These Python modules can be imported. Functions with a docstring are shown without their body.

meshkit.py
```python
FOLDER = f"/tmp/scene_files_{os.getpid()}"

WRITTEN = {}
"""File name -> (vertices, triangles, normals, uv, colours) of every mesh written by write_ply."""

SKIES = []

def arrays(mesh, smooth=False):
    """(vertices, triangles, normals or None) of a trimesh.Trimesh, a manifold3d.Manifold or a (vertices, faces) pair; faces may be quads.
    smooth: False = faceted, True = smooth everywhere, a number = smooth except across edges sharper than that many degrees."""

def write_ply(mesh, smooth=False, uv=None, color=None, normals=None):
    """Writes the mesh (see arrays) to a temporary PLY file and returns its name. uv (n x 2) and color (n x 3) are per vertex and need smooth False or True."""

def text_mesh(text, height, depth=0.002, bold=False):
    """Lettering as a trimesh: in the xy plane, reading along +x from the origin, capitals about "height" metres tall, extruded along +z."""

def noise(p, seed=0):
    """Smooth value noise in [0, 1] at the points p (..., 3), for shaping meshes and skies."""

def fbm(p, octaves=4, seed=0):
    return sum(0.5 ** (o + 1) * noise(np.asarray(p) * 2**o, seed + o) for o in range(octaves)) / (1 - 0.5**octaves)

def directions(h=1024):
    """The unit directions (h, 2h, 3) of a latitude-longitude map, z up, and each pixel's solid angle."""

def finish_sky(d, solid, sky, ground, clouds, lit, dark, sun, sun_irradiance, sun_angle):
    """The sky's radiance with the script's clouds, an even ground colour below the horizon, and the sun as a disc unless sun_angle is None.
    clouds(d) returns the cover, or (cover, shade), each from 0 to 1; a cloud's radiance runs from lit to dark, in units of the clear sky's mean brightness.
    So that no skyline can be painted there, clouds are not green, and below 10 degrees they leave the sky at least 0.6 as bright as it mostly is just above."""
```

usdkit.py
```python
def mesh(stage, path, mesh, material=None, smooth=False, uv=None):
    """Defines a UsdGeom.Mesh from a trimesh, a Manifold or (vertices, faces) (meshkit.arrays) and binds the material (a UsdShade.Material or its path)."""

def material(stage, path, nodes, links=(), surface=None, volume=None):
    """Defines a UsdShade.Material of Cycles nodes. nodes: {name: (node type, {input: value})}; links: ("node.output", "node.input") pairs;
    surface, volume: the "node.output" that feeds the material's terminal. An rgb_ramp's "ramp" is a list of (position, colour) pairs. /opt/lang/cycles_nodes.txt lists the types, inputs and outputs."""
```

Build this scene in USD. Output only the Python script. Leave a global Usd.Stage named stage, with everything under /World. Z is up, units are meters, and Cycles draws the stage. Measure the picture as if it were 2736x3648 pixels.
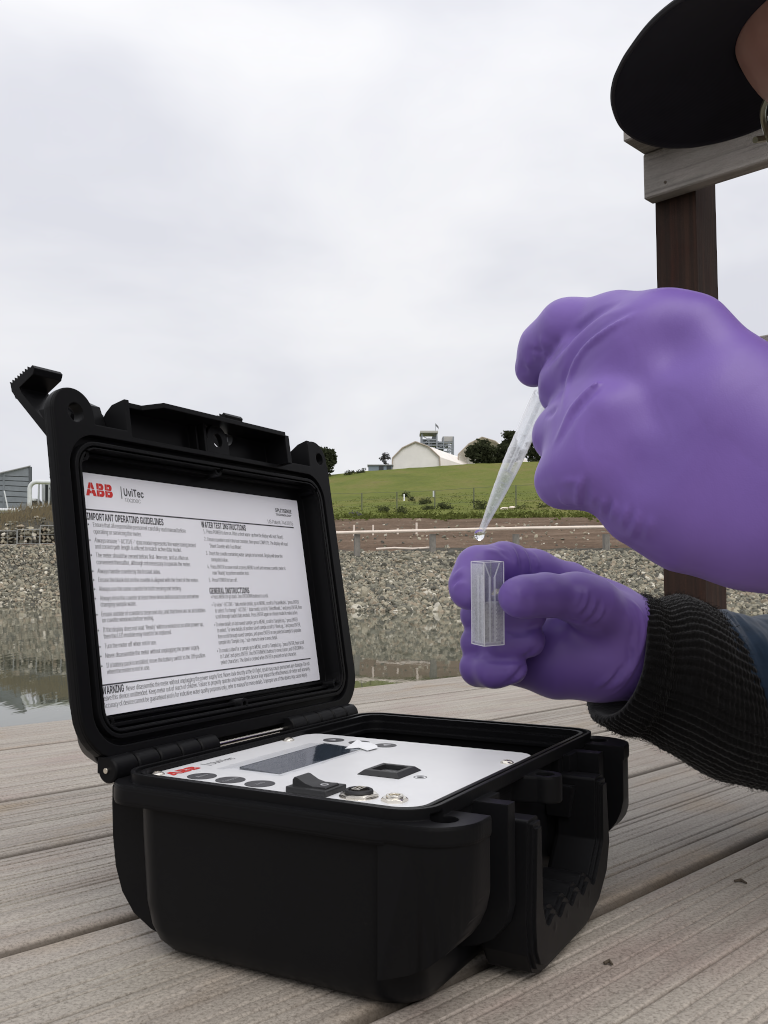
import math, random
import numpy as np
import trimesh
import shapely
from shapely.geometry import Polygon, Point, box as sbox, LineString
from shapely.ops import unary_union
import manifold3d as m3
import meshkit, usdkit
from pxr import Usd, UsdGeom, UsdLux, UsdShade, Gf, Sdf, Vt

stage = Usd.Stage.CreateInMemory()
WORLD = UsdGeom.Xform.Define(stage, "/World")
UsdGeom.Scope.Define(stage, "/World/Looks")
stage.SetDefaultPrim(WORLD.GetPrim())
random.seed(7)
RNG = np.random.default_rng(11)

# ------------------------------------------------------------------ camera
FPX, PITCH, HC = 3320.0, math.atan(248 / 3320.0), 0.1544
cam = UsdGeom.Camera.Define(stage, "/World/camera")
cam.AddTranslateOp().Set(Gf.Vec3d(0, 0, HC))
cam.AddRotateXOp().Set(90 + math.degrees(PITCH))
cam.CreateHorizontalApertureAttr(36.0)
cam.CreateVerticalApertureAttr(48.0)
cam.CreateFocalLengthAttr(36.0 * FPX / 2736)
cam.CreateClippingRangeAttr(Gf.Vec2f(0.02, 5000))
cam.CreateFStopAttr(0.0)
cam.CreateFocusDistanceAttr(0.5)
cam.CreateExposureAttr(0.08)

# ------------------------------------------------------------------ sky and sun
SUN_EL, SUN_AZ = math.radians(50), math.radians(160)     # azimuth = atan2(x, y)
usdkit.material(stage, "/World/Looks/sky_air", {
    "sky": ("sky_texture", {"sky_type": "single_scattering", "sun_disc": False, "sun_elevation": SUN_EL, "sun_rotation": SUN_AZ,
                            "air_density": 1.0, "aerosol_density": 1.5}),
    "tc": ("texture_coordinate", {}),
    "map": ("mapping", {"scale": (1.2, 1.2, 2.6), "location": (0.4, 0.1, 0.3)}),
    "n1": ("noise_texture", {"scale": 1.7, "detail": 5.0, "roughness": 0.5, "distortion": 0.25}),
    "r1": ("rgb_ramp", {"ramp": [(0.0, (6.2, 6.28, 6.85)), (0.38, (6.75, 6.82, 7.35)), (0.5, (7.7, 7.74, 8.1)), (0.6, (8.35, 8.35, 8.55)), (1.0, (8.8, 8.72, 8.7))]}),
    "mix": ("mix", {"fac": 0.96}),
    "sx": ("separate_xyz", {}), "sq": ("math", {"math_type": "multiply"}), "up": ("map_range", {"from_min": 0.0, "from_max": 1.0, "to_min": 1.0, "to_max": 1.5, "clamp": True}),
    "gr": ("mix", {"mix_type": "multiply", "fac": 1.0}),
    "dot": ("vector_math", {"math_type": "dot_product", "vector2": (-0.33, 0.91, 0.25)}), "pm": ("map_range", {"range_type": "smoothstep", "from_min": 0.93, "from_max": 1.0, "to_min": 0.0, "to_max": 0.085}),
    "nb": ("math", {"math_type": "subtract"}),
    "bg": ("background_shader", {"strength": 0.1}),
}, [("tc.generated", "map.vector"), ("map.vector", "n1.vector"), ("tc.generated", "dot.vector1"), ("dot.value", "pm.value"), ("n1.fac", "nb.value1"), ("pm.result", "nb.value2"), ("nb.value", "r1.fac"), ("sky.color", "mix.color1"), ("r1.color", "mix.color2"),
    ("tc.generated", "sx.vector"), ("sx.z", "sq.value1"), ("sx.z", "sq.value2"), ("sq.value", "up.value"), ("mix.color", "gr.color1"), ("up.result", "gr.color2"), ("gr.color", "bg.color")], surface="bg.background")
sky = UsdLux.DomeLight.Define(stage, "/World/sky")
UsdShade.MaterialBindingAPI.Apply(sky.GetPrim()).Bind(UsdShade.Material.Get(stage, "/World/Looks/sky_air"))
sky.GetPrim().SetCustomDataByKey("kind", "structure")
sky.GetPrim().SetCustomDataByKey("label", "pale overcast sky with soft grey cloud")
sun = UsdLux.DistantLight.Define(stage, "/World/sun")
sun.CreateNormalizeAttr(True) if hasattr(sun, "CreateNormalizeAttr") else sun.GetPrim().CreateAttribute("inputs:normalize", Sdf.ValueTypeNames.Bool).Set(True)
sun.CreateIntensityAttr(0.4)
sun.CreateAngleAttr(50.0)
sun.CreateColorAttr(Gf.Vec3f(1.0, 0.96, 0.9))
sun.AddRotateZOp().Set(-math.degrees(SUN_AZ))
sun.AddRotateXOp().Set(-(90 - math.degrees(SUN_EL)))

# ------------------------------------------------------------------ helpers
LOC, USED = {}, {}

def numbered(parent, name):
    k = (parent, name)
    n = USED.get(k, 0)
    USED[k] = n + 1
    return name if n == 0 else f"{name}_{n:03d}"

def tag(prim, label=None, category=None, group=None, kind=None):
    p = prim.GetPrim() if hasattr(prim, "GetPrim") else prim
    for k, v in (("label", label), ("category", category), ("group", group), ("kind", kind)):
        if v:
            p.SetCustomDataByKey(k, v)
    return p

def thing(name, label=None, category=None, group=None, loc=(0, 0, 0), kind=None):
    path = "/World/" + numbered("/World", name)
    x = UsdGeom.Xform.Define(stage, path)
    x.AddTranslateOp().Set(Gf.Vec3d(*map(float, loc)))
    LOC[path] = np.array(loc, float)
    tag(x, label, category, group, kind)
    return path

def part(name, mesh, material, parent="/World", smooth=30, label=None, kind=None, category=None, group=None):
    """One Mesh prim, given in world coordinates, under parent."""
    base = LOC.get(parent, np.zeros(3))
    path = parent + "/" + numbered(parent, name)
    LOC[path] = base
    if isinstance(mesh, list):
        mesh = join(mesh)
    v, f, _ = meshkit.arrays(mesh, False)
    usdkit.mesh(stage, path, (np.asarray(v) - base, f), "/World/Looks/" + material, smooth=smooth)
    tag(stage.GetPrimAtPath(path), label, category, group, kind)
    return path

def copy_thing(src, name, loc, rotz=0.0, scale=1.0, label=None, category=None, group=None):
    path = "/World/" + numbered("/World", name)
    x = UsdGeom.Xform.Define(stage, path)
    x.GetPrim().GetReferences().AddInternalReference(src)
    x.GetPrim().SetInstanceable(True)
    x.ClearXformOpOrder()
    x.AddTranslateOp(opSuffix="c").Set(Gf.Vec3d(*map(float, loc)))
    x.AddRotateZOp(opSuffix="c").Set(float(rotz))
    x.AddScaleOp(opSuffix="c").Set(Gf.Vec3f(*([scale] * 3 if np.ndim(scale) == 0 else scale)))
    tag(x, label, category, group)
    return path

def mat(name, nodes, links=(), surface="p.BSDF", volume=None):
    usdkit.material(stage, "/World/Looks/" + name, nodes, links, surface=surface, volume=volume)
    return name

def tri(mesh):
    v, f, _ = meshkit.arrays(mesh, False)
    return np.asarray(v, float), np.asarray(f, int)

def join(meshes):
    vs, fs, n = [], [], 0
    for m in meshes:
        v, f = tri(m)
        vs.append(v); fs.append(f + n); n += len(v)
    return np.vstack(vs), np.vstack(fs)

def mapped(mesh, o, ax, ay, az, s=1.0):
    """mesh coordinates (x, y, z) * s -> o + x ax + y ay + z az, keeping faces outward."""
    v, f = tri(mesh)
    A = np.stack([ax, ay, az])
    if np.linalg.det(A) < 0:
        f = f[:, ::-1]
    return np.asarray(o) + (v * s) @ A, f

def rr(x0, x1, y0, y1, r, q=8):
    r = min(r, (x1 - x0) / 2 - 1e-6, (y1 - y0) / 2 - 1e-6)
    return sbox(x0 + r, y0 + r, x1 - r, y1 - r).buffer(r, quad_segs=q)

def ext(poly, z0, z1):
    """Manifold: a shapely polygon (with holes) extruded from z0 to z1."""
    polys = [poly] if poly.geom_type == "Polygon" else list(poly.geoms)
    rings = []
    for p in polys:
        p = shapely.geometry.polygon.orient(p)
        rings.append(np.array(p.exterior.coords)[:-1])
        rings += [np.array(h.coords)[:-1] for h in p.interiors]
    return m3.Manifold.extrude(m3.CrossSection(rings, m3.FillRule.EvenOdd), z1 - z0).translate([0, 0, z0])

def ext_axis(poly, a0, a1, axis):
    """Extrude a polygon given in the two other axes: axis 'x' -> poly in (y, z); 'y' -> poly in (x, z)."""
    m = ext(poly, a0, a1)
    if axis == "x":        # (a, b, t) -> (t, a, b)
        return m.transform(np.array([[0, 0, 1, 0], [1, 0, 0, 0], [0, 1, 0, 0]], float))
    if axis == "y":        # (a, b, t) -> (a, t, b): a mirror, keeps orientation by manifold
        return m.transform(np.array([[1, 0, 0, 0], [0, 0, 1, 0], [0, 1, 0, 0]], float))
    return m

def bx(x0, x1, y0, y1, z0, z1):
    return m3.Manifold.cube([x1 - x0, y1 - y0, z1 - z0]).translate([x0, y0, z0])

def cyl(c, r, z0, z1, n=32, r2=None):
    return m3.Manifold.cylinder(z1 - z0, r, r if r2 is None else r2, n).translate([c[0], c[1], z0])

def hull(*ms):
    return m3.Manifold.batch_hull(list(ms))

def box_mesh(c, size, rz=0.0):
    m = trimesh.creation.box(size)
    m.apply_transform(trimesh.transformations.rotation_matrix(rz, [0, 0, 1]))
    m.apply_translation(c)
    return m

def beam(p0, p1, w, h, up=(0, 0, 1)):
    """Box from p0 to p1, w across, h along up."""
    p0, p1 = np.asarray(p0, float), np.asarray(p1, float)
    d = p1 - p0; L = np.linalg.norm(d); d /= L
    s = np.cross(d, up); s /= np.linalg.norm(s); u = np.cross(s, d)
    v, f = tri(trimesh.creation.box([1, 1, 1]))
    return (p0 + p1) / 2 + v[:, :1] * L * d + v[:, 1:2] * w * s * -1 + v[:, 2:] * h * u, f

def tube(pts, r, n=10, caps=True):
    pts = np.asarray(pts, float)
    r = np.broadcast_to(np.asarray(r, float), len(pts))
    t = np.gradient(pts, axis=0); t /= np.linalg.norm(t, axis=1, keepdims=True)
    a = np.array([0, 0, 1.0]) if abs(t[0][2]) < 0.9 else np.array([1.0, 0, 0])
    s = np.cross(t[0], a); s /= np.linalg.norm(s)
    rings = []
    for i in range(len(pts)):
        s = s - t[i] * (s @ t[i]); s /= np.linalg.norm(s)
        b = np.cross(t[i], s)
        ang = np.arange(n) / n * 2 * np.pi
        rings.append(pts[i] + r[i] * (np.cos(ang)[:, None] * s + np.sin(ang)[:, None] * b))
    return loft(rings, caps)

def loft(rings, caps=True):
    rings = [np.asarray(x) for x in rings]
    n, m = len(rings[0]), len(rings)
    v = np.vstack(rings); f = []
    j = np.arange(n); k = (j + 1) % n
    for i in range(m - 1):
        a, b = i * n, (i + 1) * n
        f.append(np.stack([a + j, a + k, b + k], 1)); f.append(np.stack([a + j, b + k, b + j], 1))
    if caps:
        v = np.vstack([v, rings[0].mean(0), rings[-1].mean(0)])
        f.append(np.stack([k, j, np.full(n, n * m)], 1))
        o = (m - 1) * n
        f.append(np.stack([o + j, o + k, np.full(n, n * m + 1)], 1))
    return v, np.vstack(f)

def grid(P):
    """Quad grid of points P[i, j] as triangles (upward when i x j is up)."""
    a, b = P.shape[:2]
    idx = np.arange(a * b).reshape(a, b)
    q = np.stack([idx[:-1, :-1], idx[1:, :-1], idx[1:, 1:], idx[:-1, 1:]], -1).reshape(-1, 4)
    return P.reshape(-1, 3), np.vstack([q[:, [0, 1, 2]], q[:, [0, 2, 3]]])

_c, _s = math.cos(PITCH), math.sin(PITCH)
def ray(px, py):
    x, z = (px - 1368) / FPX, (1824 - py) / FPX
    return np.array([x, _c - z * _s, _s + z * _c])
def at(px, py, d):
    """World point seen at photo pixel (px, py) at depth d along the lens axis."""
    return np.array([0, 0, HC]) + ray(px, py) * d
def at_y(px, py, y):
    r = ray(px, py)
    return np.array([0, 0, HC]) + r * (y / r[1])
# ------------------------------------------------------------------ materials
def plain(name, color, rough=0.5, metal=0.0, spec=0.5, noise=0.0, scale=40.0, bump=0.0, bscale=300.0, sheen=0.0, coords="object", bevel=0.0, dist=0.001):
    n = {"p": ("principled_bsdf", {"base_color": color, "roughness": rough, "metallic": metal, "specular_ior_level": spec, "sheen_weight": sheen}),
         "tc": ("texture_coordinate", {})}
    l = []
    if noise:
        lo = tuple(c * (1 - noise) for c in color); hi = tuple(min(c * (1 + noise), 1) for c in color)
        n["n"] = ("noise_texture", {"scale": scale, "detail": 5.0, "roughness": 0.6})
        n["r"] = ("rgb_ramp", {"ramp": [(0.3, lo), (0.7, hi)]})
        l += [(f"tc.{coords}", "n.vector"), ("n.fac", "r.fac"), ("r.color", "p.base_color")]
    if bump:
        n["bn"] = ("noise_texture", {"scale": bscale, "detail": 3.0})
        n["b"] = ("bump", {"strength": bump, "distance": dist})
        l += [(f"tc.{coords}", "bn.vector"), ("bn.fac", "b.height"), ("b.normal", "p.normal")]
    if bevel:
        n["bv"] = ("bevel", {"radius": bevel, "samples": 4})
        l += [("bv.bevel", "b.normal" if bump else "p.normal")]
    return mat(name, n, l)

# black moulded plastic: satin, scuffed with pale dust in fine scratches
mat("black_plastic", {
    "tc": ("texture_coordinate", {}),
    "n": ("noise_texture", {"scale": 14.0, "detail": 6.0, "roughness": 0.65}),
    "rr": ("rgb_ramp", {"ramp": [(0.3, (0.27, 0.27, 0.27)), (0.7, (0.42, 0.42, 0.42))]}),
    "d": ("noise_texture", {"scale": 900.0, "detail": 2.0}),
    "dm": ("noise_texture", {"scale": 25.0, "detail": 3.0}),
    "mul": ("math", {"math_type": "multiply"}),
    "cr": ("rgb_ramp", {"ramp": [(0.0, (0.0045, 0.0045, 0.0052)), (0.42, (0.0055, 0.0055, 0.006)), (0.52, (0.009, 0.009, 0.009)), (0.66, (0.03, 0.03, 0.028))]}),
    "bn": ("noise_texture", {"scale": 1800.0, "detail": 2.0}),
    "bv": ("bevel", {"radius": 0.0007, "samples": 4}),
    "b": ("bump", {"strength": 0.12, "distance": 0.0004}),
    "p": ("principled_bsdf", {"specular_ior_level": 0.085}),
}, [("tc.object", "n.vector"), ("n.fac", "rr.fac"), ("rr.color", "p.roughness"), ("tc.object", "d.vector"), ("tc.object", "dm.vector"),
    ("d.fac", "mul.value1"), ("dm.fac", "mul.value2"), ("mul.value", "cr.fac"), ("cr.color", "p.base_color"),
    ("tc.object", "bn.vector"), ("bn.fac", "b.height"), ("bv.bevel", "b.normal"), ("b.normal", "p.normal")])
plain("black_rubber", (0.012, 0.012, 0.013), 0.6)
plain("switch_black", (0.014, 0.014, 0.015), 0.5, bump=0.15, bscale=1500, dist=0.0004, bevel=0.0004)
plain("white_panel", (0.66, 0.665, 0.68), 0.38, noise=0.02, scale=60, bump=0.05, bscale=900, dist=0.0003)
plain("label_white", (0.75, 0.755, 0.80), 0.5, noise=0.015, scale=30)
plain("ink_black", (0.03, 0.03, 0.035), 0.6)
plain("ink_grey", (0.06, 0.06, 0.065), 0.6)
plain("ink_red", (0.55, 0.025, 0.02), 0.55)
plain("print_dark", (0.05, 0.05, 0.055), 0.5)
plain("print_pale", (0.42, 0.42, 0.44), 0.5)
plain("nickel", (0.78, 0.74, 0.66), 0.16, metal=1.0, noise=0.06, scale=200, bevel=0.0003)
plain("lcd_dark", (0.020, 0.026, 0.034), 0.06, spec=1.0)
plain("tape_white", (0.82, 0.83, 0.85), 0.45)
# clear protective film: mostly see-through with a soft sheen
mat("film", {"t": ("transparent_bsdf", {"color": (0.965, 0.97, 0.98)}), "g": ("glossy_bsdf", {"roughness": 0.06, "color": (0.9, 0.92, 0.97)}),
    "lwf": ("layer_weight", {"blend": 0.5}), "pw": ("math", {"math_type": "power", "value2": 4.0}), "fm": ("math", {"math_type": "multiply_add", "value2": 0.25, "value3": 0.02}), "tc": ("texture_coordinate", {}), "n": ("noise_texture", {"scale": 90.0, "detail": 3.0}),
    "b": ("bump", {"strength": 0.1, "distance": 0.0005}), "m": ("mix_closure", {})},
    [("tc.object", "n.vector"), ("n.fac", "b.height"), ("b.normal", "g.normal"), ("lwf.facing", "pw.value1"), ("pw.value", "fm.value1"), ("fm.value", "m.fac"),
     ("t.BSDF", "m.closure1"), ("g.BSDF", "m.closure2")], surface="m.closure")

# purple nitrile glove
mat("nitrile", {
    "tc": ("texture_coordinate", {}),
    "n": ("noise_texture", {"scale": 22.0, "detail": 4.0, "roughness": 0.55}),
    "r": ("rgb_ramp", {"ramp": [(0.3, (0.148, 0.086, 0.330)), (0.7, (0.178, 0.104, 0.382))]}),
    "fine": ("noise_texture", {"scale": 1500.0, "detail": 2.0}),
    "map": ("mapping", {"scale": (1.0, 1.0, 0.35), "rotation": (0.3, 0.5, 0.2)}),
    "cr": ("noise_texture", {"scale": 260.0, "detail": 4.0, "roughness": 0.6, "distortion": 1.0}),
    "b1": ("bump", {"strength": 0.10, "distance": 0.0004}),
    "b2": ("bump", {"strength": 0.10, "distance": 0.0006}),
    "p": ("principled_bsdf", {"roughness": 0.43, "specular_ior_level": 0.4, "sheen_weight": 0.12, "sheen_roughness": 0.4, "sheen_tint": (0.75, 0.65, 1.0),
          "subsurface_weight": 0.0}),
}, [("tc.object", "n.vector"), ("n.fac", "r.fac"), ("r.color", "p.base_color"), ("tc.object", "fine.vector"), ("fine.fac", "b1.height"),
    ("tc.object", "map.vector"), ("map.vector", "cr.vector"), ("cr.fac", "b2.height"), ("b1.normal", "b2.normal"), ("b2.normal", "p.normal")])
mat("skin", {
    "tc": ("texture_coordinate", {}), "n": ("noise_texture", {"scale": 45.0, "detail": 5.0}),
    "r": ("rgb_ramp", {"ramp": [(0.3, (0.36, 0.19, 0.14)), (0.7, (0.46, 0.27, 0.2))]}),
    "bn": ("noise_texture", {"scale": 700.0, "detail": 3.0}), "b": ("bump", {"strength": 0.25, "distance": 0.0006}),
    "p": ("principled_bsdf", {"roughness": 0.5, "subsurface_weight": 0.15, "subsurface_radius": (1.0, 0.35, 0.2), "subsurface_scale": 0.004}),
}, [("tc.object", "n.vector"), ("n.fac", "r.fac"), ("r.color", "p.base_color"), ("tc.object", "bn.vector"), ("bn.fac", "b.height"), ("b.normal", "p.normal")])
plain("knit_black", (0.005, 0.0047, 0.0047), 0.95, spec=0.1, sheen=0.25, noise=0.35, scale=350, bump=0.6, bscale=900, dist=0.001)
plain("wool_fuzz", (0.012, 0.011, 0.010), 0.9, spec=0.1)
plain("jacket_navy", (0.012, 0.027, 0.052), 0.9, spec=0.15, sheen=0.3, noise=0.2, scale=120, bump=0.35, bscale=1400, dist=0.0006)
plain("trousers", (0.03, 0.03, 0.033), 0.9, spec=0.1, bump=0.3, bscale=900)
mat("cap_cloth", {
    "tc": ("texture_coordinate", {}), "w": ("wave_texture", {"scale": 420.0, "distortion": 1.0, "wave_type": "bands", "bands_direction": "diagonal"}),
    "n": ("noise_texture", {"scale": 30.0, "detail": 4.0}),
    "r": ("rgb_ramp", {"ramp": [(0.3, (0.006, 0.0065, 0.011)), (0.7, (0.009, 0.0095, 0.016))]}),
    "b": ("bump", {"strength": 0.3, "distance": 0.0004}),
    "p": ("principled_bsdf", {"roughness": 0.9, "specular_ior_level": 0.1, "sheen_weight": 0.03}),
}, [("tc.object", "w.vector"), ("w.fac", "b.height"), ("b.normal", "p.normal"), ("tc.object", "n.vector"), ("n.fac", "r.fac"), ("r.color", "p.base_color")])
plain("cap_edge", (0.03, 0.03, 0.032), 0.9, spec=0.1)
plain("hair_brown", (0.05, 0.03, 0.02), 0.6, noise=0.3, scale=200)
plain("glasses_frame", (0.21, 0.2, 0.13), 0.3, metal=0.6)
mat("glasses_lens", {"t": ("transparent_bsdf", {"color": (0.9, 0.93, 0.88)}), "g": ("glossy_bsdf", {"roughness": 0.02}), "lwf": ("layer_weight", {"blend": 0.5}), "pw": ("math", {"math_type": "power", "value2": 4.0}), "fm": ("math", {"math_type": "multiply_add", "value2": 0.7, "value3": 0.035}), "m": ("mix_closure", {})},
    [("lwf.facing", "pw.value1"), ("pw.value", "fm.value1"), ("fm.value", "m.fac"), ("t.BSDF", "m.closure1"), ("g.BSDF", "m.closure2")], surface="m.closure")

# clear and frosted plastics
mat("clear_plastic", {"p": ("principled_bsdf", {"base_color": (0.97, 0.975, 0.98), "roughness": 0.06, "transmission_weight": 1.0, "ior": 1.42, "specular_ior_level": 0.6}),
    "tc": ("texture_coordinate", {}), "n": ("noise_texture", {"scale": 260.0, "detail": 3.0, "distortion": 0.8}), "b": ("bump", {"strength": 0.25, "distance": 0.0008})},
    [("tc.object", "n.vector"), ("n.fac", "b.height"), ("b.normal", "p.normal")])
mat("cuvette_clear", {
    "t": ("transparent_bsdf", {"color": (0.93, 0.935, 0.95)}), "g": ("glossy_bsdf", {"roughness": 0.05, "color": (1, 1, 1)}), "lwf": ("layer_weight", {"blend": 0.5}), "pw": ("math", {"math_type": "power", "value2": 4.0}), "fm": ("math", {"math_type": "multiply_add", "value2": 0.7, "value3": 0.035}), "m": ("mix_closure", {}),
    "d": ("principled_bsdf", {"base_color": (0.8, 0.8, 0.83), "roughness": 0.4}), "m2": ("mix_closure", {"fac": 0.04})},
    [("lwf.facing", "pw.value1"), ("pw.value", "fm.value1"), ("fm.value", "m.fac"), ("t.BSDF", "m.closure1"), ("g.BSDF", "m.closure2"), ("m.closure", "m2.closure1"), ("d.BSDF", "m2.closure2")], surface="m2.closure")
mat("cuvette_frosted", {
    "t": ("transparent_bsdf", {"color": (0.93, 0.93, 0.95)}), "d": ("translucent_bsdf", {"color": (0.9, 0.9, 0.93)}), "d2": ("principled_bsdf", {"base_color": (0.85, 0.85, 0.88), "roughness": 0.3}),
    "dd": ("mix_closure", {"fac": 0.85}), "tc": ("texture_coordinate", {}), "n": ("noise_texture", {"scale": 700.0, "detail": 4.0, "roughness": 0.7}),
    "r": ("map_range", {"from_min": 0.3, "from_max": 0.7, "to_min": 0.16, "to_max": 0.42}), "m": ("mix_closure", {})},
    [("d.BSDF", "dd.closure1"), ("d2.BSDF", "dd.closure2"), ("tc.object", "n.vector"), ("n.fac", "r.value"), ("r.result", "m.fac"), ("t.BSDF", "m.closure1"), ("dd.closure", "m.closure2")], surface="m.closure")
mat("cuvette_edge", {"t": ("transparent_bsdf", {"color": (0.95, 0.95, 0.96)}), "d": ("principled_bsdf", {"base_color": (0.9, 0.9, 0.93), "roughness": 0.25}), "m": ("mix_closure", {"fac": 0.55})},
    [("t.BSDF", "m.closure1"), ("d.BSDF", "m.closure2")], surface="m.closure")
mat("liquid", {"t": ("transparent_bsdf", {"color": (0.9, 0.92, 0.94)}), "g": ("glossy_bsdf", {"roughness": 0.02}), "lwf": ("layer_weight", {"blend": 0.5}), "pw": ("math", {"math_type": "power", "value2": 4.0}), "fm": ("math", {"math_type": "multiply_add", "value2": 0.7, "value3": 0.035}), "m": ("mix_closure", {})},
    [("lwf.facing", "pw.value1"), ("pw.value", "fm.value1"), ("fm.value", "m.fac"), ("t.BSDF", "m.closure1"), ("g.BSDF", "m.closure2")], surface="m.closure")
mat("dropper_plastic", {"t": ("transparent_bsdf", {"color": (0.965, 0.97, 0.975)}), "tr": ("translucent_bsdf", {"color": (0.97, 0.97, 0.97)}), "d": ("principled_bsdf", {"base_color": (0.95, 0.95, 0.96), "roughness": 0.15}),
    "dd": ("mix_closure", {"fac": 0.5}), "tc": ("texture_coordinate", {}), "n": ("noise_texture", {"scale": 330.0, "detail": 4.0, "roughness": 0.65, "distortion": 1.2}),
    "r": ("map_range", {"from_min": 0.52, "from_max": 0.7, "to_min": 0.015, "to_max": 0.4, "clamp": True}), "lw": ("layer_weight", {"blend": 0.3}), "lm": ("math", {"math_type": "multiply", "value2": 0.85}),
    "mx": ("math", {"math_type": "maximum"}), "m": ("mix_closure", {}), "b": ("bump", {"strength": 0.5, "distance": 0.001}),
    "g": ("glossy_bsdf", {"roughness": 0.05}), "lwf": ("layer_weight", {"blend": 0.5}), "pw": ("math", {"math_type": "power", "value2": 4.0}), "fm": ("math", {"math_type": "multiply_add", "value2": 0.7, "value3": 0.035}), "m2": ("mix_closure", {})},
    [("tc.object", "n.vector"), ("n.fac", "r.value"), ("r.result", "mx.value1"), ("lw.facing", "lm.value1"), ("lm.value", "mx.value2"), ("mx.value", "m.fac"), ("tr.BSDF", "dd.closure1"), ("d.BSDF", "dd.closure2"),
     ("t.BSDF", "m.closure1"), ("dd.closure", "m.closure2"), ("n.fac", "b.height"), ("b.normal", "g.normal"), ("lwf.facing", "pw.value1"), ("pw.value", "fm.value1"), ("fm.value", "m2.fac"), ("m.closure", "m2.closure1"), ("g.BSDF", "m2.closure2")], surface="m2.closure")
mat("water_drop", {"p": ("principled_bsdf", {"base_color": (1, 1, 1), "roughness": 0.0, "transmission_weight": 1.0, "ior": 1.33})})

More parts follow.
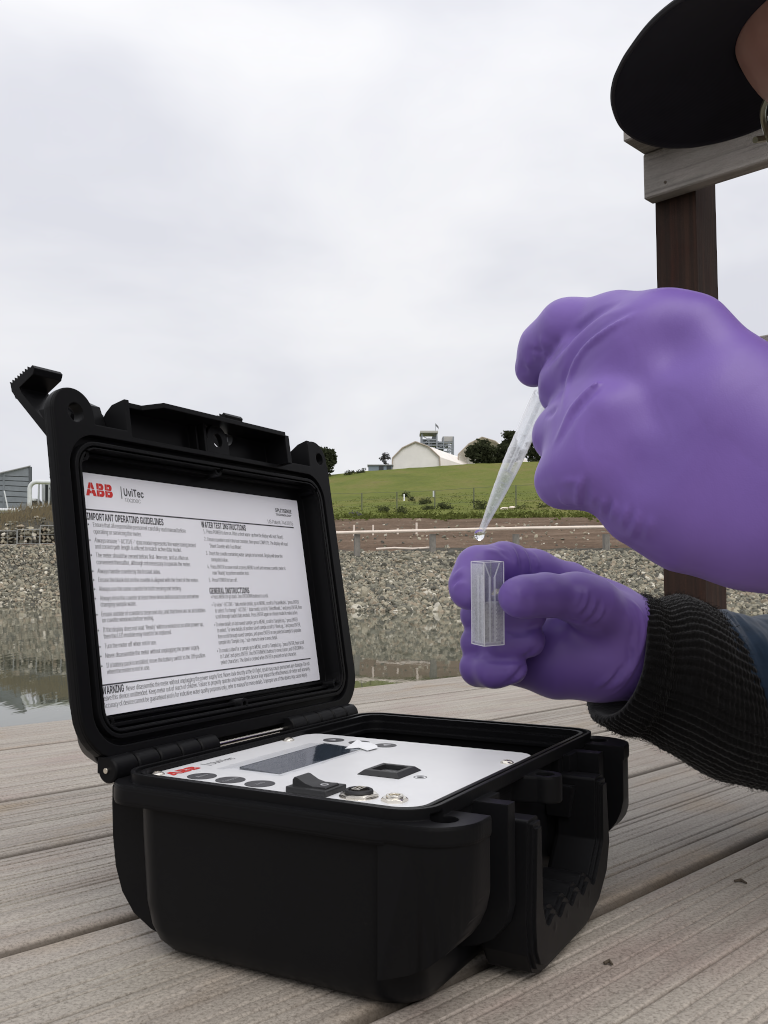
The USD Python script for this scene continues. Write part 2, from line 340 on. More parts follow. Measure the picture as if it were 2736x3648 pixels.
# weathered wood: streaks along local x (texture space is turned to the board's direction)
def wood(name, dark, mid, light, rot, tint=(0.3, 0.2, 0.2), grain=1.0, rough=0.75, mottled=1.0, groove=False):
    rot = tuple(rot)
    return mat(name, {
        "g": ("geometry", {}),
        "vr": ("vector_rotate", {"rotate_type": "euler_xyz", "rotation": rot, "invert": True}),
        "m1": ("mapping", {"scale": (2.2, 90.0, 90.0)}),
        "n1": ("noise_texture", {"scale": 1.0, "detail": 6.0, "roughness": 0.65, "distortion": 0.3}),
        "r1": ("rgb_ramp", {"ramp": [(0.2, dark), (0.48, mid), (0.75, light)]}),
        "m2": ("mapping", {"scale": (9.0, 22.0, 22.0)}),
        "n2": ("noise_texture", {"scale": 1.0, "detail": 4.0}),
        "t2": ("rgb_ramp", {"ramp": [(0.36, (1.0, 0.98, 0.95)), (0.52, (0.94, 0.9, 0.88)), (0.68, tint)]}),
        "mx": ("mix", {"mix_type": "multiply", "fac": 1.0}),
        "sp": ("noise_texture", {"scale": 620.0, "detail": 3.0, "roughness": 0.8}),
        "rs": ("rgb_ramp", {"ramp": [(0.36, (0.62, 0.6, 0.58)), (0.5, (1.0, 1.0, 1.0)), (0.66, (1.22, 1.21, 1.2))]}),
        "mx2": ("mix", {"mix_type": "multiply", "fac": mottled}),
        "sx": ("separate_xyz", {}),
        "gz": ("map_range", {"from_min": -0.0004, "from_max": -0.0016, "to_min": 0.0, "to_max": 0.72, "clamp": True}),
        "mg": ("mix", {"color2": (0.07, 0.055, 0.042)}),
        "b": ("bump", {"strength": 0.45 * grain, "distance": 0.0016}),
        "b2": ("bump", {"strength": 0.35 * grain, "distance": 0.001}),
        "p": ("principled_bsdf", {"roughness": rough, "specular_ior_level": 0.35}),
    }, [("g.position", "vr.vector"), ("vr.vector", "m1.vector"), ("m1.vector", "n1.vector"), ("n1.fac", "r1.fac"), ("vr.vector", "m2.vector"), ("m2.vector", "n2.vector"),
        ("n2.fac", "t2.fac"), ("r1.color", "mx.color1"), ("t2.color", "mx.color2"), ("g.position", "sp.vector"), ("sp.fac", "rs.fac"), ("mx.color", "mx2.color1"), ("rs.color", "mx2.color2"),
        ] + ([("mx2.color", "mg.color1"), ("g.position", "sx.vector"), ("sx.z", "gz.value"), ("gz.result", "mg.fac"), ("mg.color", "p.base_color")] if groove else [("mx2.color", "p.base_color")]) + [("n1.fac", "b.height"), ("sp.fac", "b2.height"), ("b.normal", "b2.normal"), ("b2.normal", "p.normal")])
DECK_ANG = math.radians(45)
for i, (k, tint) in enumerate([(1.0, (0.84, 0.76, 0.72)), (0.93, (0.9, 0.8, 0.68)), (1.06, (0.86, 0.76, 0.75)), (0.97, (0.92, 0.81, 0.7))]):
    wood(f"plank_wood_{i}", (0.21 * k, 0.193 * k, 0.17 * k), (0.325 * k, 0.30 * k, 0.265 * k), (0.405 * k, 0.378 * k, 0.338 * k), (0, 0, DECK_ANG), tint, rough=0.52, groove=True)
wood("rail_wood", (0.10, 0.095, 0.09), (0.28, 0.265, 0.25), (0.36, 0.345, 0.325), (0, 0, math.radians(135)), (0.78, 0.76, 0.74), grain=1.3)
wood("post_wood", (0.012, 0.007, 0.005), (0.027, 0.014, 0.0095), (0.052, 0.025, 0.016), (0, math.radians(90), 0), (0.9, 0.6, 0.5), grain=1.2, rough=0.9)
wood("old_post", (0.13, 0.13, 0.125), (0.22, 0.215, 0.2), (0.3, 0.29, 0.27), (0, math.radians(90), 0), (0.75, 0.75, 0.72))

# background
mat("grass", {
    "g": ("geometry", {}), "m": ("mapping", {"scale": (1.0, 0.45, 1.0)}),
    "n1": ("noise_texture", {"scale": 0.12, "detail": 6.0, "roughness": 0.6}), "n2": ("noise_texture", {"scale": 1.6, "detail": 6.0, "roughness": 0.7}),
    "r1": ("rgb_ramp", {"ramp": [(0.3, (0.096, 0.118, 0.026)), (0.48, (0.125, 0.145, 0.031)), (0.62, (0.152, 0.150, 0.044)), (0.75, (0.165, 0.138, 0.06))]}),
    "r2": ("rgb_ramp", {"ramp": [(0.25, (0.72, 0.74, 0.7)), (0.5, (1.0, 1.0, 1.0)), (0.8, (1.25, 1.2, 1.15))]}),
    "mx": ("mix", {"mix_type": "multiply", "fac": 1.0}), "b": ("bump", {"strength": 0.6, "distance": 0.25}),
    "p": ("principled_bsdf", {"roughness": 0.95, "specular_ior_level": 0.1})},
    [("g.position", "m.vector"), ("m.vector", "n1.vector"), ("g.position", "n2.vector"), ("n1.fac", "r1.fac"), ("n2.fac", "r2.fac"), ("r1.color", "mx.color1"), ("r2.color", "mx.color2"),
     ("mx.color", "p.base_color"), ("n2.fac", "b.height"), ("b.normal", "p.normal")])
mat("dirt", {
    "g": ("geometry", {}), "m": ("mapping", {"scale": (0.35, 1.0, 1.6)}),
    "n1": ("noise_texture", {"scale": 0.9, "detail": 7.0, "roughness": 0.68}), "n2": ("noise_texture", {"scale": 7.0, "detail": 5.0, "roughness": 0.7}),
    "r1": ("rgb_ramp", {"ramp": [(0.28, (0.095, 0.065, 0.045)), (0.5, (0.155, 0.108, 0.076)), (0.7, (0.225, 0.165, 0.12))]}),
    "r2": ("rgb_ramp", {"ramp": [(0.3, (0.72, 0.72, 0.72)), (0.55, (1.0, 1.0, 1.0)), (0.72, (1.45, 1.45, 1.45))]}),
    "mx": ("mix", {"mix_type": "multiply", "fac": 1.0}), "b": ("bump", {"strength": 0.8, "distance": 0.12}),
    "p": ("principled_bsdf", {"roughness": 0.95, "specular_ior_level": 0.1})},
    [("g.position", "m.vector"), ("m.vector", "n1.vector"), ("g.position", "n2.vector"), ("n1.fac", "r1.fac"), ("n2.fac", "r2.fac"), ("r1.color", "mx.color1"), ("r2.color", "mx.color2"),
     ("mx.color", "p.base_color"), ("n2.fac", "b.height"), ("b.normal", "p.normal")])
plain("bank_earth", (0.07, 0.066, 0.054), 0.95, spec=0.1, noise=0.4, scale=6.0, bump=0.8, bscale=9, dist=0.08)
for i, c in enumerate([(0.235, 0.22, 0.168), (0.165, 0.158, 0.122), (0.33, 0.30, 0.225), (0.29, 0.24, 0.175), (0.095, 0.092, 0.075), (0.55, 0.515, 0.43)]):
    plain(f"stone_{i}", c, 0.85, noise=0.3, scale=18.0, bump=0.5, bscale=60, dist=0.02)
mat("pond_water", {
    "g": ("geometry", {}), "m1": ("mapping", {"scale": (1.1, 0.16, 1.0)}), "n1": ("noise_texture", {"scale": 1.6, "detail": 3.0, "roughness": 0.5}),
    "m2": ("mapping", {"scale": (9.0, 3.0, 1.0)}), "n2": ("noise_texture", {"scale": 2.0, "detail": 2.0}),
    "b1": ("bump", {"strength": 0.035, "distance": 0.1}), "b2": ("bump", {"strength": 0.008, "distance": 0.03}),
    "p": ("principled_bsdf", {"base_color": (0.030, 0.032, 0.022), "roughness": 0.02, "ior": 1.34, "specular_ior_level": 0.5})},
    [("g.position", "m1.vector"), ("m1.vector", "n1.vector"), ("g.position", "m2.vector"), ("m2.vector", "n2.vector"), ("n1.fac", "b1.height"), ("n2.fac", "b2.height"),
     ("b1.normal", "b2.normal"), ("b2.normal", "p.normal")])
plain("fabric_white", (0.70, 0.68, 0.66), 0.8, noise=0.07, scale=0.35)
plain("fabric_roof", (0.80, 0.75, 0.71), 0.75, noise=0.05, scale=0.35)
plain("trim_tan", (0.36, 0.31, 0.26), 0.8)
plain("shed_blue", (0.19, 0.23, 0.28), 0.7, noise=0.1, scale=0.5)
plain("roof_grey", (0.3, 0.3, 0.31), 0.7)
plain("steel_blue", (0.24, 0.26, 0.30), 0.7, noise=0.2, scale=0.3)
plain("panel_beige", (0.42, 0.41, 0.4), 0.8, noise=0.05, scale=0.2)
plain("flag_cloth", (0.2, 0.2, 0.22), 0.9)
plain("galvanised", (0.20, 0.22, 0.25), 0.55, noise=0.12, scale=0.8)
plain("galvanised_dark", (0.095, 0.105, 0.12), 0.6)
plain("white_paint", (0.62, 0.64, 0.66), 0.5, noise=0.06, scale=3)
plain("cab_dark", (0.03, 0.034, 0.036), 0.3)
plain("cab_grey", (0.38, 0.4, 0.42), 0.5, noise=0.08, scale=4)
plain("pvc_white", (0.72, 0.63, 0.55), 0.6, noise=0.1, scale=4)
plain("wire_grey", (0.10, 0.11, 0.07), 0.6)
plain("cage_wire", (0.33, 0.34, 0.33), 0.5)
def leafy(name, c, k=0.35):
    return mat(name, {"oi": ("geometry", {}), "r": ("rgb_ramp", {"ramp": [(0.0, tuple(x * (1 - k) for x in c)), (1.0, tuple(x * (1 + k) for x in c))]}),
        "d": ("diffuse_bsdf", {}), "t": ("translucent_bsdf", {}), "m": ("mix_closure", {"fac": 0.25})},
        [("oi.random_per_island", "r.fac"), ("r.color", "d.color"), ("r.color", "t.color"), ("d.BSDF", "m.closure1"), ("t.BSDF", "m.closure2")], surface="m.closure")
leafy("leaf_dark", (0.066, 0.076, 0.042)); leafy("leaf_olive", (0.072, 0.08, 0.034)); leafy("leaf_grey", (0.17, 0.17, 0.175)); leafy("shrub_green", (0.10, 0.115, 0.055)); leafy("dry_grass", (0.33, 0.27, 0.165), 0.4)
leafy("grass_tuft", (0.125, 0.145, 0.04), 0.3)
plain("bark", (0.06, 0.05, 0.04), 0.9)
plain("twig_brown", (0.06, 0.045, 0.03), 0.8)
# ------------------------------------------------------------------ water and far ground
ZW = -0.4956
def shore_radius(az):
    """Distance of the far waterline by azimuth (radians, 0 = straight ahead, + right)."""
    a = np.degrees(az)
    xs = [-180, -120, -75, -45, -30, -20.5, -15, -8, -2, 1, 8, 20, 40, 75, 120, 180]
    rs = [26, 24, 30, 34, 31, 28.6, 25.5, 22.3, 20.8, 20.3, 20.3, 20.6, 22, 26, 24, 26]
    return np.interp(a, xs, rs)
def hill_top(az):
    """Tangent of the crest's elevation angle by azimuth."""
    px = np.clip(np.tan(np.clip(az, -1.2, 1.2)) * FPX + 1368, -3000, 6000)
    ty = np.interp(px, [-3000, -200, 300, 900, 1165, 1300, 1500, 1700, 1950, 2700, 4000, 6000],
                   [1900, 1840, 1815, 1745, 1693, 1676, 1662, 1653, 1647, 1640, 1680, 1800])
    t = (2072 - ty) / FPX
    return np.where(np.abs(az) > 1.2, 0.06, t)
CREST = 175.0
def ground_z(az, s):
    """Ground height at azimuth az, s metres behind the waterline."""
    s = np.asarray(s, float)
    R = shore_radius(az)
    top = hill_top(az) * CREST + 0.154
    flat = np.clip((top - 2.7) / 17, 0.12, 1)
    zz = np.where(s < 0, ZW + 0.35 * s, np.where(s < 5.2, ZW + 1.41 * s / 5.2, np.where(s < 17.5, 0.914 + (s - 5.2) / 12.3 * (1.75 * flat), 0)))
    u = np.clip((s - 17.5) / (CREST - R - 17.5), 0, 1)
    z1 = 0.914 + 1.75 * flat
    hill = z1 + (top - z1) * (0.62 * u + 0.38 * u * u) 
    over = np.maximum(s - (CREST - R), 0)
    hill = hill - over * 0.012
    zz = np.where(s >= 17.5, hill, zz)
    lift = np.clip((-np.degrees(az) - 8) / 8, 0, 1)
    zz = zz + np.where(s > 0, 0.42 * lift * np.clip(s / 5.2, 0, 1) * np.clip(1 - (s - 18) / 40, 0, 1), 0)
    return zz
def terrain(s_edges, az, jit0, jit1, seed):
    P = np.zeros((len(az), len(s_edges), 3))
    A, S = np.meshgrid(az, s_edges, indexing="ij")
    def edge(k):
        return (meshkit.fbm(np.stack([np.sin(az) * 14, np.cos(az) * 14, np.full_like(az, k)], -1), 4, seed=5) - 0.5)
    w = (S - s_edges[0]) / (s_edges[-1] - s_edges[0])
    S = S + (edge(jit0[1]) * jit0[0])[:, None] * (1 - w) ** 3 + (edge(jit1[1]) * jit1[0])[:, None] * w ** 3
    R = shore_radius(A) + S
    Z = ground_z(A, S)
    X, Y = np.sin(A) * R, np.cos(A) * R
    rough = np.clip((S - 5) / 20, 0.15, 1.2)
    Z = Z + (meshkit.fbm(np.stack([X * 0.25, Y * 0.25, X * 0], -1), 5, seed) - 0.5) * 0.35 * rough * (S > 0.5)
    return np.stack([X, Y, Z], -1)
AZ = np.concatenate([np.linspace(-math.pi, -0.62, 60), np.linspace(-0.6, 0.6, 240), np.linspace(0.62, math.pi, 60)])
bank = thing("gravel_bank", "grey rubble bank sloping into the pond", kind="structure")
part("bank_ground", grid(terrain(np.concatenate([np.linspace(-6, 0, 6), np.linspace(0.4, 6.4, 14)]), AZ, (0, 0), (1.6, 1.0), 3)), "bank_earth", bank, smooth=True)
part("dirt_slope", grid(terrain(np.linspace(6.0, 19.0, 26), AZ, (1.6, 1.0), (5.0, 2.0), 4)), "dirt", smooth=True, kind="structure", label="bare brown dirt slope above the rubble bank")
part("grass_hill", grid(terrain(np.concatenate([np.linspace(18.0, 60, 40), np.linspace(62, 165, 50), np.linspace(175, 900, 14)]), AZ, (5.0, 2.0), (0, 0), 4)), "grass", smooth=True, kind="structure", label="green grass hill rising behind the pond")
part("water", (np.array([[-60, -60, ZW], [60, -60, ZW], [60, 60, ZW], [-60, 60, ZW]], float), np.array([[0, 1, 2], [0, 2, 3]])), "pond_water", smooth=False, kind="structure", label="still pond water mirroring the bank")

def on_ground(px, s):
    az = math.atan((px - 1368) / FPX)
    r = float(shore_radius(np.array(az))) + s
    return np.array([math.sin(az) * r, math.cos(az) * r, float(ground_z(np.array(az), np.array(s)))])

# rubble stones
def stone_mesh(seed, sub=1):
    m = trimesh.creation.icosphere(subdivisions=sub)
    v = np.array(m.vertices)
    rg = np.random.default_rng(seed)
    for _ in range(7):                                   # knock flats off
        d = rg.normal(size=3); d /= np.linalg.norm(d); h = rg.uniform(0.45, 0.8)
        over = np.maximum(v @ d - h, 0); v -= over[:, None] * d
    v *= [rg.uniform(0.8, 1.3), rg.uniform(0.7, 1.1), rg.uniform(0.5, 0.8)]
    return v, np.array(m.faces)
def stones_field(parent, name, count, s0, s1, az0, az1, size, seed, n_proto=6):
    rg = np.random.default_rng(seed)
    path = parent + "/" + numbered(parent, name)
    LOC[path] = np.zeros(3)
    inst = UsdGeom.PointInstancer.Define(stage, path)
    tag(inst, kind="stuff")
    protos = []
    for k in range(n_proto):
        pp = f"{path}/rock_shape_{k}" if False else part_into(path, stone_mesh(100 + k + seed), f"stone_{k % 6}", "rock_shape")
        protos.append(pp)
    inst.CreatePrototypesRel().SetTargets([Sdf.Path(p) for p in protos])
    az = rg.uniform(az0, az1, count); s = rg.uniform(s0, s1, count)
    R = shore_radius(az) + s
    z = ground_z(az, s)
    sc = size * np.exp(rg.normal(0, 0.33, count))
    pos = np.stack([np.sin(az) * R, np.cos(az) * R, z + sc * 0.15], 1)
    q = rg.normal(size=(count, 4)); q /= np.linalg.norm(q, axis=1, keepdims=True)
    inst.CreatePositionsAttr(Vt.Vec3fArray.FromNumpy(pos.astype(np.float32)))
    inst.CreateOrientationsAttr(Vt.QuathArray([Gf.Quath(float(a), float(b), float(c), float(d)) for a, b, c, d in q]))
    inst.CreateScalesAttr(Vt.Vec3fArray.FromNumpy(np.stack([sc] * 3, 1).astype(np.float32)))
    w = np.array([0.26, 0.2, 0.17, 0.14, 0.17, 0.06])[:n_proto]
    inst.CreateProtoIndicesAttr(Vt.IntArray.FromNumpy(rg.choice(n_proto, count, p=w / w.sum()).astype(np.int32)))
    return path
def part_into(path, mesh, material, name):
    p = path + "/" + numbered(path, name)
    v, f = tri(mesh)
    usdkit.mesh(stage, p, (v, f), "/World/Looks/" + material, smooth=False)
    return p
stones_field(bank, "rubble", 60000, -0.9, 5.6, -0.5, 0.5, 0.040, 21)
stones_field(bank, "rubble", 4000, -0.6, 5.0, -0.5, 0.5, 0.060, 22)
# the largest stones near the waterline, one by one
rg = np.random.default_rng(5)
for i in range(300):
    px = rg.uniform(1180, 1680) if i < 170 else (rg.uniform(2080, 2740) if i < 220 else rg.uniform(-20, 260))
    s = rg.uniform(-0.2, 3.0)
    g = on_ground(px, s); sc = rg.uniform(0.06, 0.085)
    v, f = stone_mesh(900 + i)
    R_ = trimesh.transformations.random_rotation_matrix(rg.uniform(size=3))[:3, :3]
    part("stone", (g + [0, 0, sc * 0.45] + (v * sc) @ R_.T, f), f"stone_{rg.choice(6, p=[.22,.17,.2,.17,.14,.1])}", bank, smooth=False)
stones_field("/World", "dirt_stones", 900, 6.2, 17, -0.45, 0.45, 0.045, 31)
tag(stage.GetPrimAtPath("/World/dirt_stones"), "small pale stones scattered over the bare dirt", "stones", kind="stuff")
# ------------------------------------------------------------------ dock
TD = np.array([math.cos(DECK_ANG), math.sin(DECK_ANG), 0.0]); ND = np.array([-TD[1], TD[0], 0.0]); ZD = np.array([0, 0, 1.0])
deck = thing("dock_deck", "weathered grey timber dock of grooved planks over the water", kind="structure")
def plank(n0, n1, t0, t1, seed, fine):
    rg = np.random.default_rng(seed)
    W = n1 - n0
    xs = np.arange(0, W + 1e-9, 0.0006 if fine else 0.004); xs[-1] = W
    if fine:
        ts = np.concatenate([np.linspace(t0, -0.7, 8)[:-1], np.arange(-0.7, 1.3, 0.016), np.linspace(1.3, t1, 60)])
    else:
        ts = np.linspace(t0, t1, 60)
    X, T = np.meshgrid(xs, ts, indexing="ij")
    wob = (meshkit.fbm(np.stack([X * 8, T * 1.4, np.full_like(X, seed)], -1), 3, seed) - 0.5)
    Z = wob * 0.0012
    if fine:
        g = 0.006
        x = rg.uniform(0.009, 0.013)
        while x < W - 0.009:
            depth = rg.uniform(0.0009, 0.0021) if rg.random() > 0.35 else rg.uniform(0.0004, 0.0009)
            wd = rg.uniform(0.00042, 0.00072)
            d = X - x - wob * 0.009
            fade = np.clip(0.35 + 1.3 * meshkit.noise(np.stack([T * 2.2, np.full_like(T, x * 400), np.full_like(T, seed * 3.3)], -1), seed), 0, 1)
            Z = Z - depth * fade * np.exp(-(d / wd) ** 2)
            x += rg.uniform(0.0035, 0.0075) if rg.random() < 0.55 else rg.uniform(0.008, 0.017)
    e = np.minimum(X, W - X)
    r = 0.006
    Z = Z - np.where(e < r, (1 - np.sqrt(np.clip(1 - (1 - e / r) ** 2, 0, 1))) * r * 0.9, 0)
    P = (n0 + X)[..., None] * ND + T[..., None] * TD + Z[..., None] * ZD
    v, f = grid(P)
    f = f[:, ::-1] if np.dot(np.cross(v[f[0, 1]] - v[f[0, 0]], v[f[0, 2]] - v[f[0, 0]]), ZD) < 0 else f
    # underside and edges
    c = lambda n, t, z: n * ND + t * TD + z * ZD
    b = np.array([c(n0, t0, -0.0055), c(n1, t0, -0.0055), c(n1, t1, -0.0055), c(n0, t1, -0.0055), c(n0, t0, -0.036), c(n1, t0, -0.036), c(n1, t1, -0.036), c(n0, t1, -0.036)])
    bf = np.array([[0, 4, 5], [0, 5, 1], [1, 5, 6], [1, 6, 2], [2, 6, 7], [2, 7, 3], [3, 7, 4], [3, 4, 0], [4, 7, 6], [4, 6, 5]])
    bf = bf[:, ::-1]
    return np.vstack([v, b]), np.vstack([f, bf + len(v)])
GAPS = [-1.335, -1.192, -1.05, -0.908, -0.766, -0.624, -0.48, -0.338, -0.193, -0.045, 0.101, 0.2485, 0.397, 0.5335, 0.667, 0.868, 1.006]
for i, (a, b) in enumerate(zip(GAPS[:-1], GAPS[1:])):
    part("plank", plank(a + 0.0008, b - 0.0008, -1.6, 4.6, 40 + i, a > -0.1), f"plank_wood_{i % 4}", deck, smooth=50)
part("fascia_board", join([beam(1.012 * ND - 1.6 * TD - 0.11 * ZD, 1.012 * ND + 4.6 * TD - 0.11 * ZD, 0.03, 0.19)]), "plank_wood_1", deck)
for t in np.arange(-1.4, 4.6, 0.6):
    part("joist", beam(-1.3 * ND + t * TD - 0.11 * ZD, 0.99 * ND + t * TD - 0.11 * ZD, 0.045, 0.14), "post_wood", deck)
for t in (-1.2, 1.0, 3.2):
    part("pile", tube([0.9 * ND + t * TD + np.array([0, 0, -1.6]), 0.9 * ND + t * TD + np.array([0, 0, -0.19])], 0.09, 14), "post_wood", deck)
# small twigs lying on the planks
def on_deck(px, py):
    r = ray(px, py)
    return np.array([0, 0, HC]) + r * (-HC / r[2])
for i, (a, b, lab) in enumerate([((2616, 3143), (2660, 3151), "short curved brown twig lying on the plank right of the case"), ((2152, 3437), (2181, 3442), "tiny brown twig lying on the plank below the case handle")]):
    A, B_ = on_deck(*a), on_deck(*b)
    mid = (A + B_) / 2 + [0.001, 0.002, 0]
    p = part("twig", tube([A + [0, 0, .0007], mid + [0, 0, .0010], B_ + [0, 0, .0007]], [.0006, .0009, .0005], 7), "twig_brown", label=lab, category="twig")

# ------------------------------------------------------------------ railing
def dk(n, t, z): return n * ND + t * TD + np.array([0, 0, z])
PC = dk(0.943, 1.8805, 0)
rail = thing("dock_railing", "weathered timber dock railing with dark stained post and grey top rail", "railing", loc=PC)
def post_at(n, t):
    m = trimesh.creation.box([0.094, 0.094, 1.44]); v, f = tri(m)
    v = np.array(m.subdivide().subdivide().vertices), np.array(m.subdivide().subdivide().faces)
    v, f = v
    v = v + (meshkit.fbm(v * [30, 30, 6], 3, 4)[:, None] - 0.5) * 0.0016 * np.sign(v) * [1, 1, 0]
    return v[:, :1] * ND + v[:, 1:2] * TD + v[:, 2:] * ZD + dk(n, t, 0.37), f
part("post", post_at(0.943, 1.8835), "post_wood", rail, smooth=20)
part("post", post_at(-0.62, 1.8805), "post_wood", rail, smooth=20)
def board(n0, n1, t0, t1, z0, z1):
    v, f = tri(bevel_box(n0, n1, t0, t1, z0, z1))
    v = v[:, :1] * ND + v[:, 1:2] * TD + v[:, 2:] * ZD
    return v, f[:, ::-1]
def bevel_box(a0, a1, b0, b1, c0, c1, r=0.003):
    return hull(bx(a0 + r, a1 - r, b0 + r, b1 - r, c0, c1), bx(a0, a1, b0 + r, b1 - r, c0 + r, c1 - r), bx(a0 + r, a1 - r, b0, b1, c0 + r, c1 - r))
part("top_rail", board(-1.3, 0.997, 1.798, 1.8355, 0.985, 1.087), "rail_wood", rail)
part("mid_rail", board(-1.3, 0.80, 1.798, 1.8355, 0.50, 0.637), "rail_wood", rail)
part("cap_board", board(-1.3, 1.0, 1.721, 1.868, 1.0895, 1.1275), "rail_wood", rail)
part("nail", tube([dk(0.945, 1.7965, 1.008), dk(0.945, 1.8, 1.008)], 0.003, 10), "twig_brown", rail)
# ------------------------------------------------------------------ portable meter in its black case
YAW = 0.5076
CU = np.array([math.sin(YAW), math.cos(YAW), 0.0]); CV = np.array([math.cos(YAW), -math.sin(YAW), 0.0]); CW = np.array([0, 0, 1.0])
CO = np.array([-0.12182, 0.40554, 0.070])
LA = math.radians(9.252)
CL = math.cos(LA) * CW - math.sin(LA) * CV; CN = math.cos(LA) * CV + math.sin(LA) * CW
base3 = lambda m: mapped(m, CO, CU, CV, CW, 0.001)             # (u, v, w) in millimetres
lid3 = lambda m: mapped(m, CO, CU, CL, CN, 0.001)              # (u, l, n) in millimetres
case = thing("test_meter", "open black plastic case holding a white panel water test meter", "test meter", loc=(CO[0], CO[1], 0))
mir = lambda m: m.mirror([1, 0, 0]).translate([213, 0, 0])    # left-right about u = 106.5

def bevel_ext(poly, z0, z1, b=1.0):
    """Extrusion with its edges eased."""
    return ext(poly.buffer(-b * 0.3, join_style=1), z0, z1) + ext(poly, z0 + b, z1 - b) + ext(poly.buffer(-b * 0.12), z0 + b * 0.4, z1 - b * 0.4)

import shapely.affinity
# --- base
band_plan = rr(-4, 218, 4, 150, 15)
earL = rr(-2.2, 80, 90, 169.5, 19, 16).intersection(sbox(-6, 138, 24.6, 173))
prof = Polygon([(120, 0), (170, 0), (170, -13)] + [(169.4, -27), (168, -33), (165.5, -38.5), (162, -43), (157, -47), (150, -50.5), (140, -54), (120, -58)])
ear = ext(earL, -62, 0) ^ ext_axis(prof, -20, 60, "x")
band_e = bevel_ext(unary_union([earL.buffer(0.7), sbox(0, 130, 24, 150)]), -7, 0, 1.0) ^ bx(-7, 24.6, 100, 180, -20, 1)
plate = ext_axis(Polygon([(140, 0), (169.5, 0), (169.5, -38), (167.6, -45), (163, -50.5), (156, -54), (147, -56), (140, -56)]), 42.5, 49.5, "x")
block = bx(49.5, 61, 140, 158.5, -34, 0) + bx(42.5, 49.5, 160, 164, -8, 0)
stub = hull(bx(61, 74, 150, 163.5, -14, -12.2), bx(61, 72, 150, 161, -27, -24))
web = bx(20, 66, 143, 154.5, -48, 0)
slices = []
for w, i in ((-6, -4.6), (-20, -3.6), (-48, -0.6), (-58, 1.6), (-64, 4.2), (-68, 8), (-70, 13)):
    p = rr(3 + i, 211 - i, 18 + max(i, 0) * 0.6, 148 - i * 0.35, 15, 16)
    slices.append(ext(p, w, w + 0.2))
body = hull(*slices)
back_prof = Polygon([(26, 0), (-3, -1), (-6, -6), (-6, -13), (-5, -28), (-3, -40), (1, -50), (8, -58), (18, -63), (26, -65)])
backear = ext_axis(back_prof, 14, 58, "x") + bx(13, 84, -4, 12, -13, -1.5)
shell = body + bevel_ext(band_plan, -8, 0, 1.6) + ear + band_e + plate + block + stub + web + backear
for m in (ear, band_e, plate, block, stub, web, backear):
    shell = shell + (mir(m).translate([0, 5, 0]) if m is ear or m is band_e else mir(m))
shell = shell + bx(189, 213, 140, 160, -40, -0.3)
cavity = ext(rr(9, 203, 17, 146, 11), -60, 5)
shell = shell - cavity
lip = ext(rr(0, 212, 9.5, 155, 15).difference(rr(1.7, 210.3, 11.2, 153.3, 13.5)), -1, 4.2) + ext(rr(1.6, 210.4, 11.1, 153.4, 13.6).difference(rr(4.6, 207.4, 14.1, 150.4, 11)), -1, 2.6)
lip = lip + ext(rr(4, 208, 13.5, 151, 11.5).difference(rr(6, 206, 15.5, 149, 10)), -1, 3.6)
ledge = ext(rr(8.6, 203.4, 16.6, 146.4, 11).difference(rr(11, 201, 19, 144, 10)), -6, -4)
eye_plan = unary_union([Polygon([(96, 149), (118, 149), (114, 162), (100, 162)]), Point(107, 161.5).buffer(7.5, 16)])
eye = bevel_ext(eye_plan, -12, -0.6, 0.8) - cyl((107, 161.5), 4.4, -20, 5, 28)
shell = shell + lip + ledge + eye
for c in ((11.5, 157.6), (201.5, 157.6)):
    shell = shell - cyl(c, 5.2, -22, 2, 32)
part("base_shell", base3(shell), "black_plastic", case, smooth=32)
part("divider_wall", base3(bx(138, 140.6, 17.5, 145.5, -58, -0.4)), "black_plastic", case)

# --- bail handle, folded down across the front
grip = [(133 - i * 1.0, -49.5 + 3.6 * abs(math.sin((i - 3) * math.pi / 15.5))) for i in range(3, 65)]
outer = Polygon([(54, -8), (51, -46), (52, -58), (57, -66), (66, -69), (122, -69), (140, -64), (154, -54), (160, -40), (156, -8), (144, -8), (143, -36)] + grip + [(66, -42), (65, -8)]).buffer(-1.5).buffer(3).buffer(-1.5)
hm = []
for v0, v1, b in ((155, 173, 0.0), (153.6, 174.6, 1.5), (152.4, 175.8, 3.4)):
    hm.append(ext_axis(outer.buffer(-b), v0, v1, "y"))
handle = hm[0] + hm[1] + hm[2]
for k in range(4):
    c = 76.5 + k * 15.5
    handle = handle + hull(*[m3.Manifold.sphere(7.9, 28).scale([0.95, 0.9, 1.0]).translate([c, vv, -54.5]) for vv in (159, 169)])
part("handle", base3(handle), "black_plastic", case, smooth=40)

# --- lid
ears_poly = unary_union([Point(5.5, 163.5).buffer(12.6, 20).intersection(sbox(-7, 150, 18, 180)), sbox(-7, 140, 18, 164)])
earR_poly = unary_union([Point(207, 164.5).buffer(13.2, 20).intersection(sbox(199.5, 140, 221, 180)), sbox(199.5, 140, 221, 163)])
flange = unary_union([rr(-7, 221, 5.5, 160.5, 24).union(sbox(-7, 120, 221, 152)).union(rr(-7, 221, 100, 160.5, 9)), ears_poly, earR_poly])
flange = flange.buffer(-1.5).buffer(1.5)
lid = bevel_ext(flange, -6, 0, 1.6)
dome = hull(ext(rr(3, 211, 10, 157, 18), -6, -5), ext(rr(12, 202, 18, 150, 16), -27, -26))
skirt = hull(ext(rr(4, 210, 2, 40, 12), -7, -6), ext(rr(14, 200, 6, 40, 12), -26, -25))
lid = lid + dome + skirt
ring = lambda a, b: rr(a, 212 - a, 12 + a, 154.7 - a, max(17 - a, 3)).difference(rr(b, 212 - b, 12 + b, 154.7 - b, max(17 - b, 3)))
lid = lid - ext(ring(0.0, 3.2), -4.2, 2) - ext(ring(5.0, 6.0), -2.6, 2)
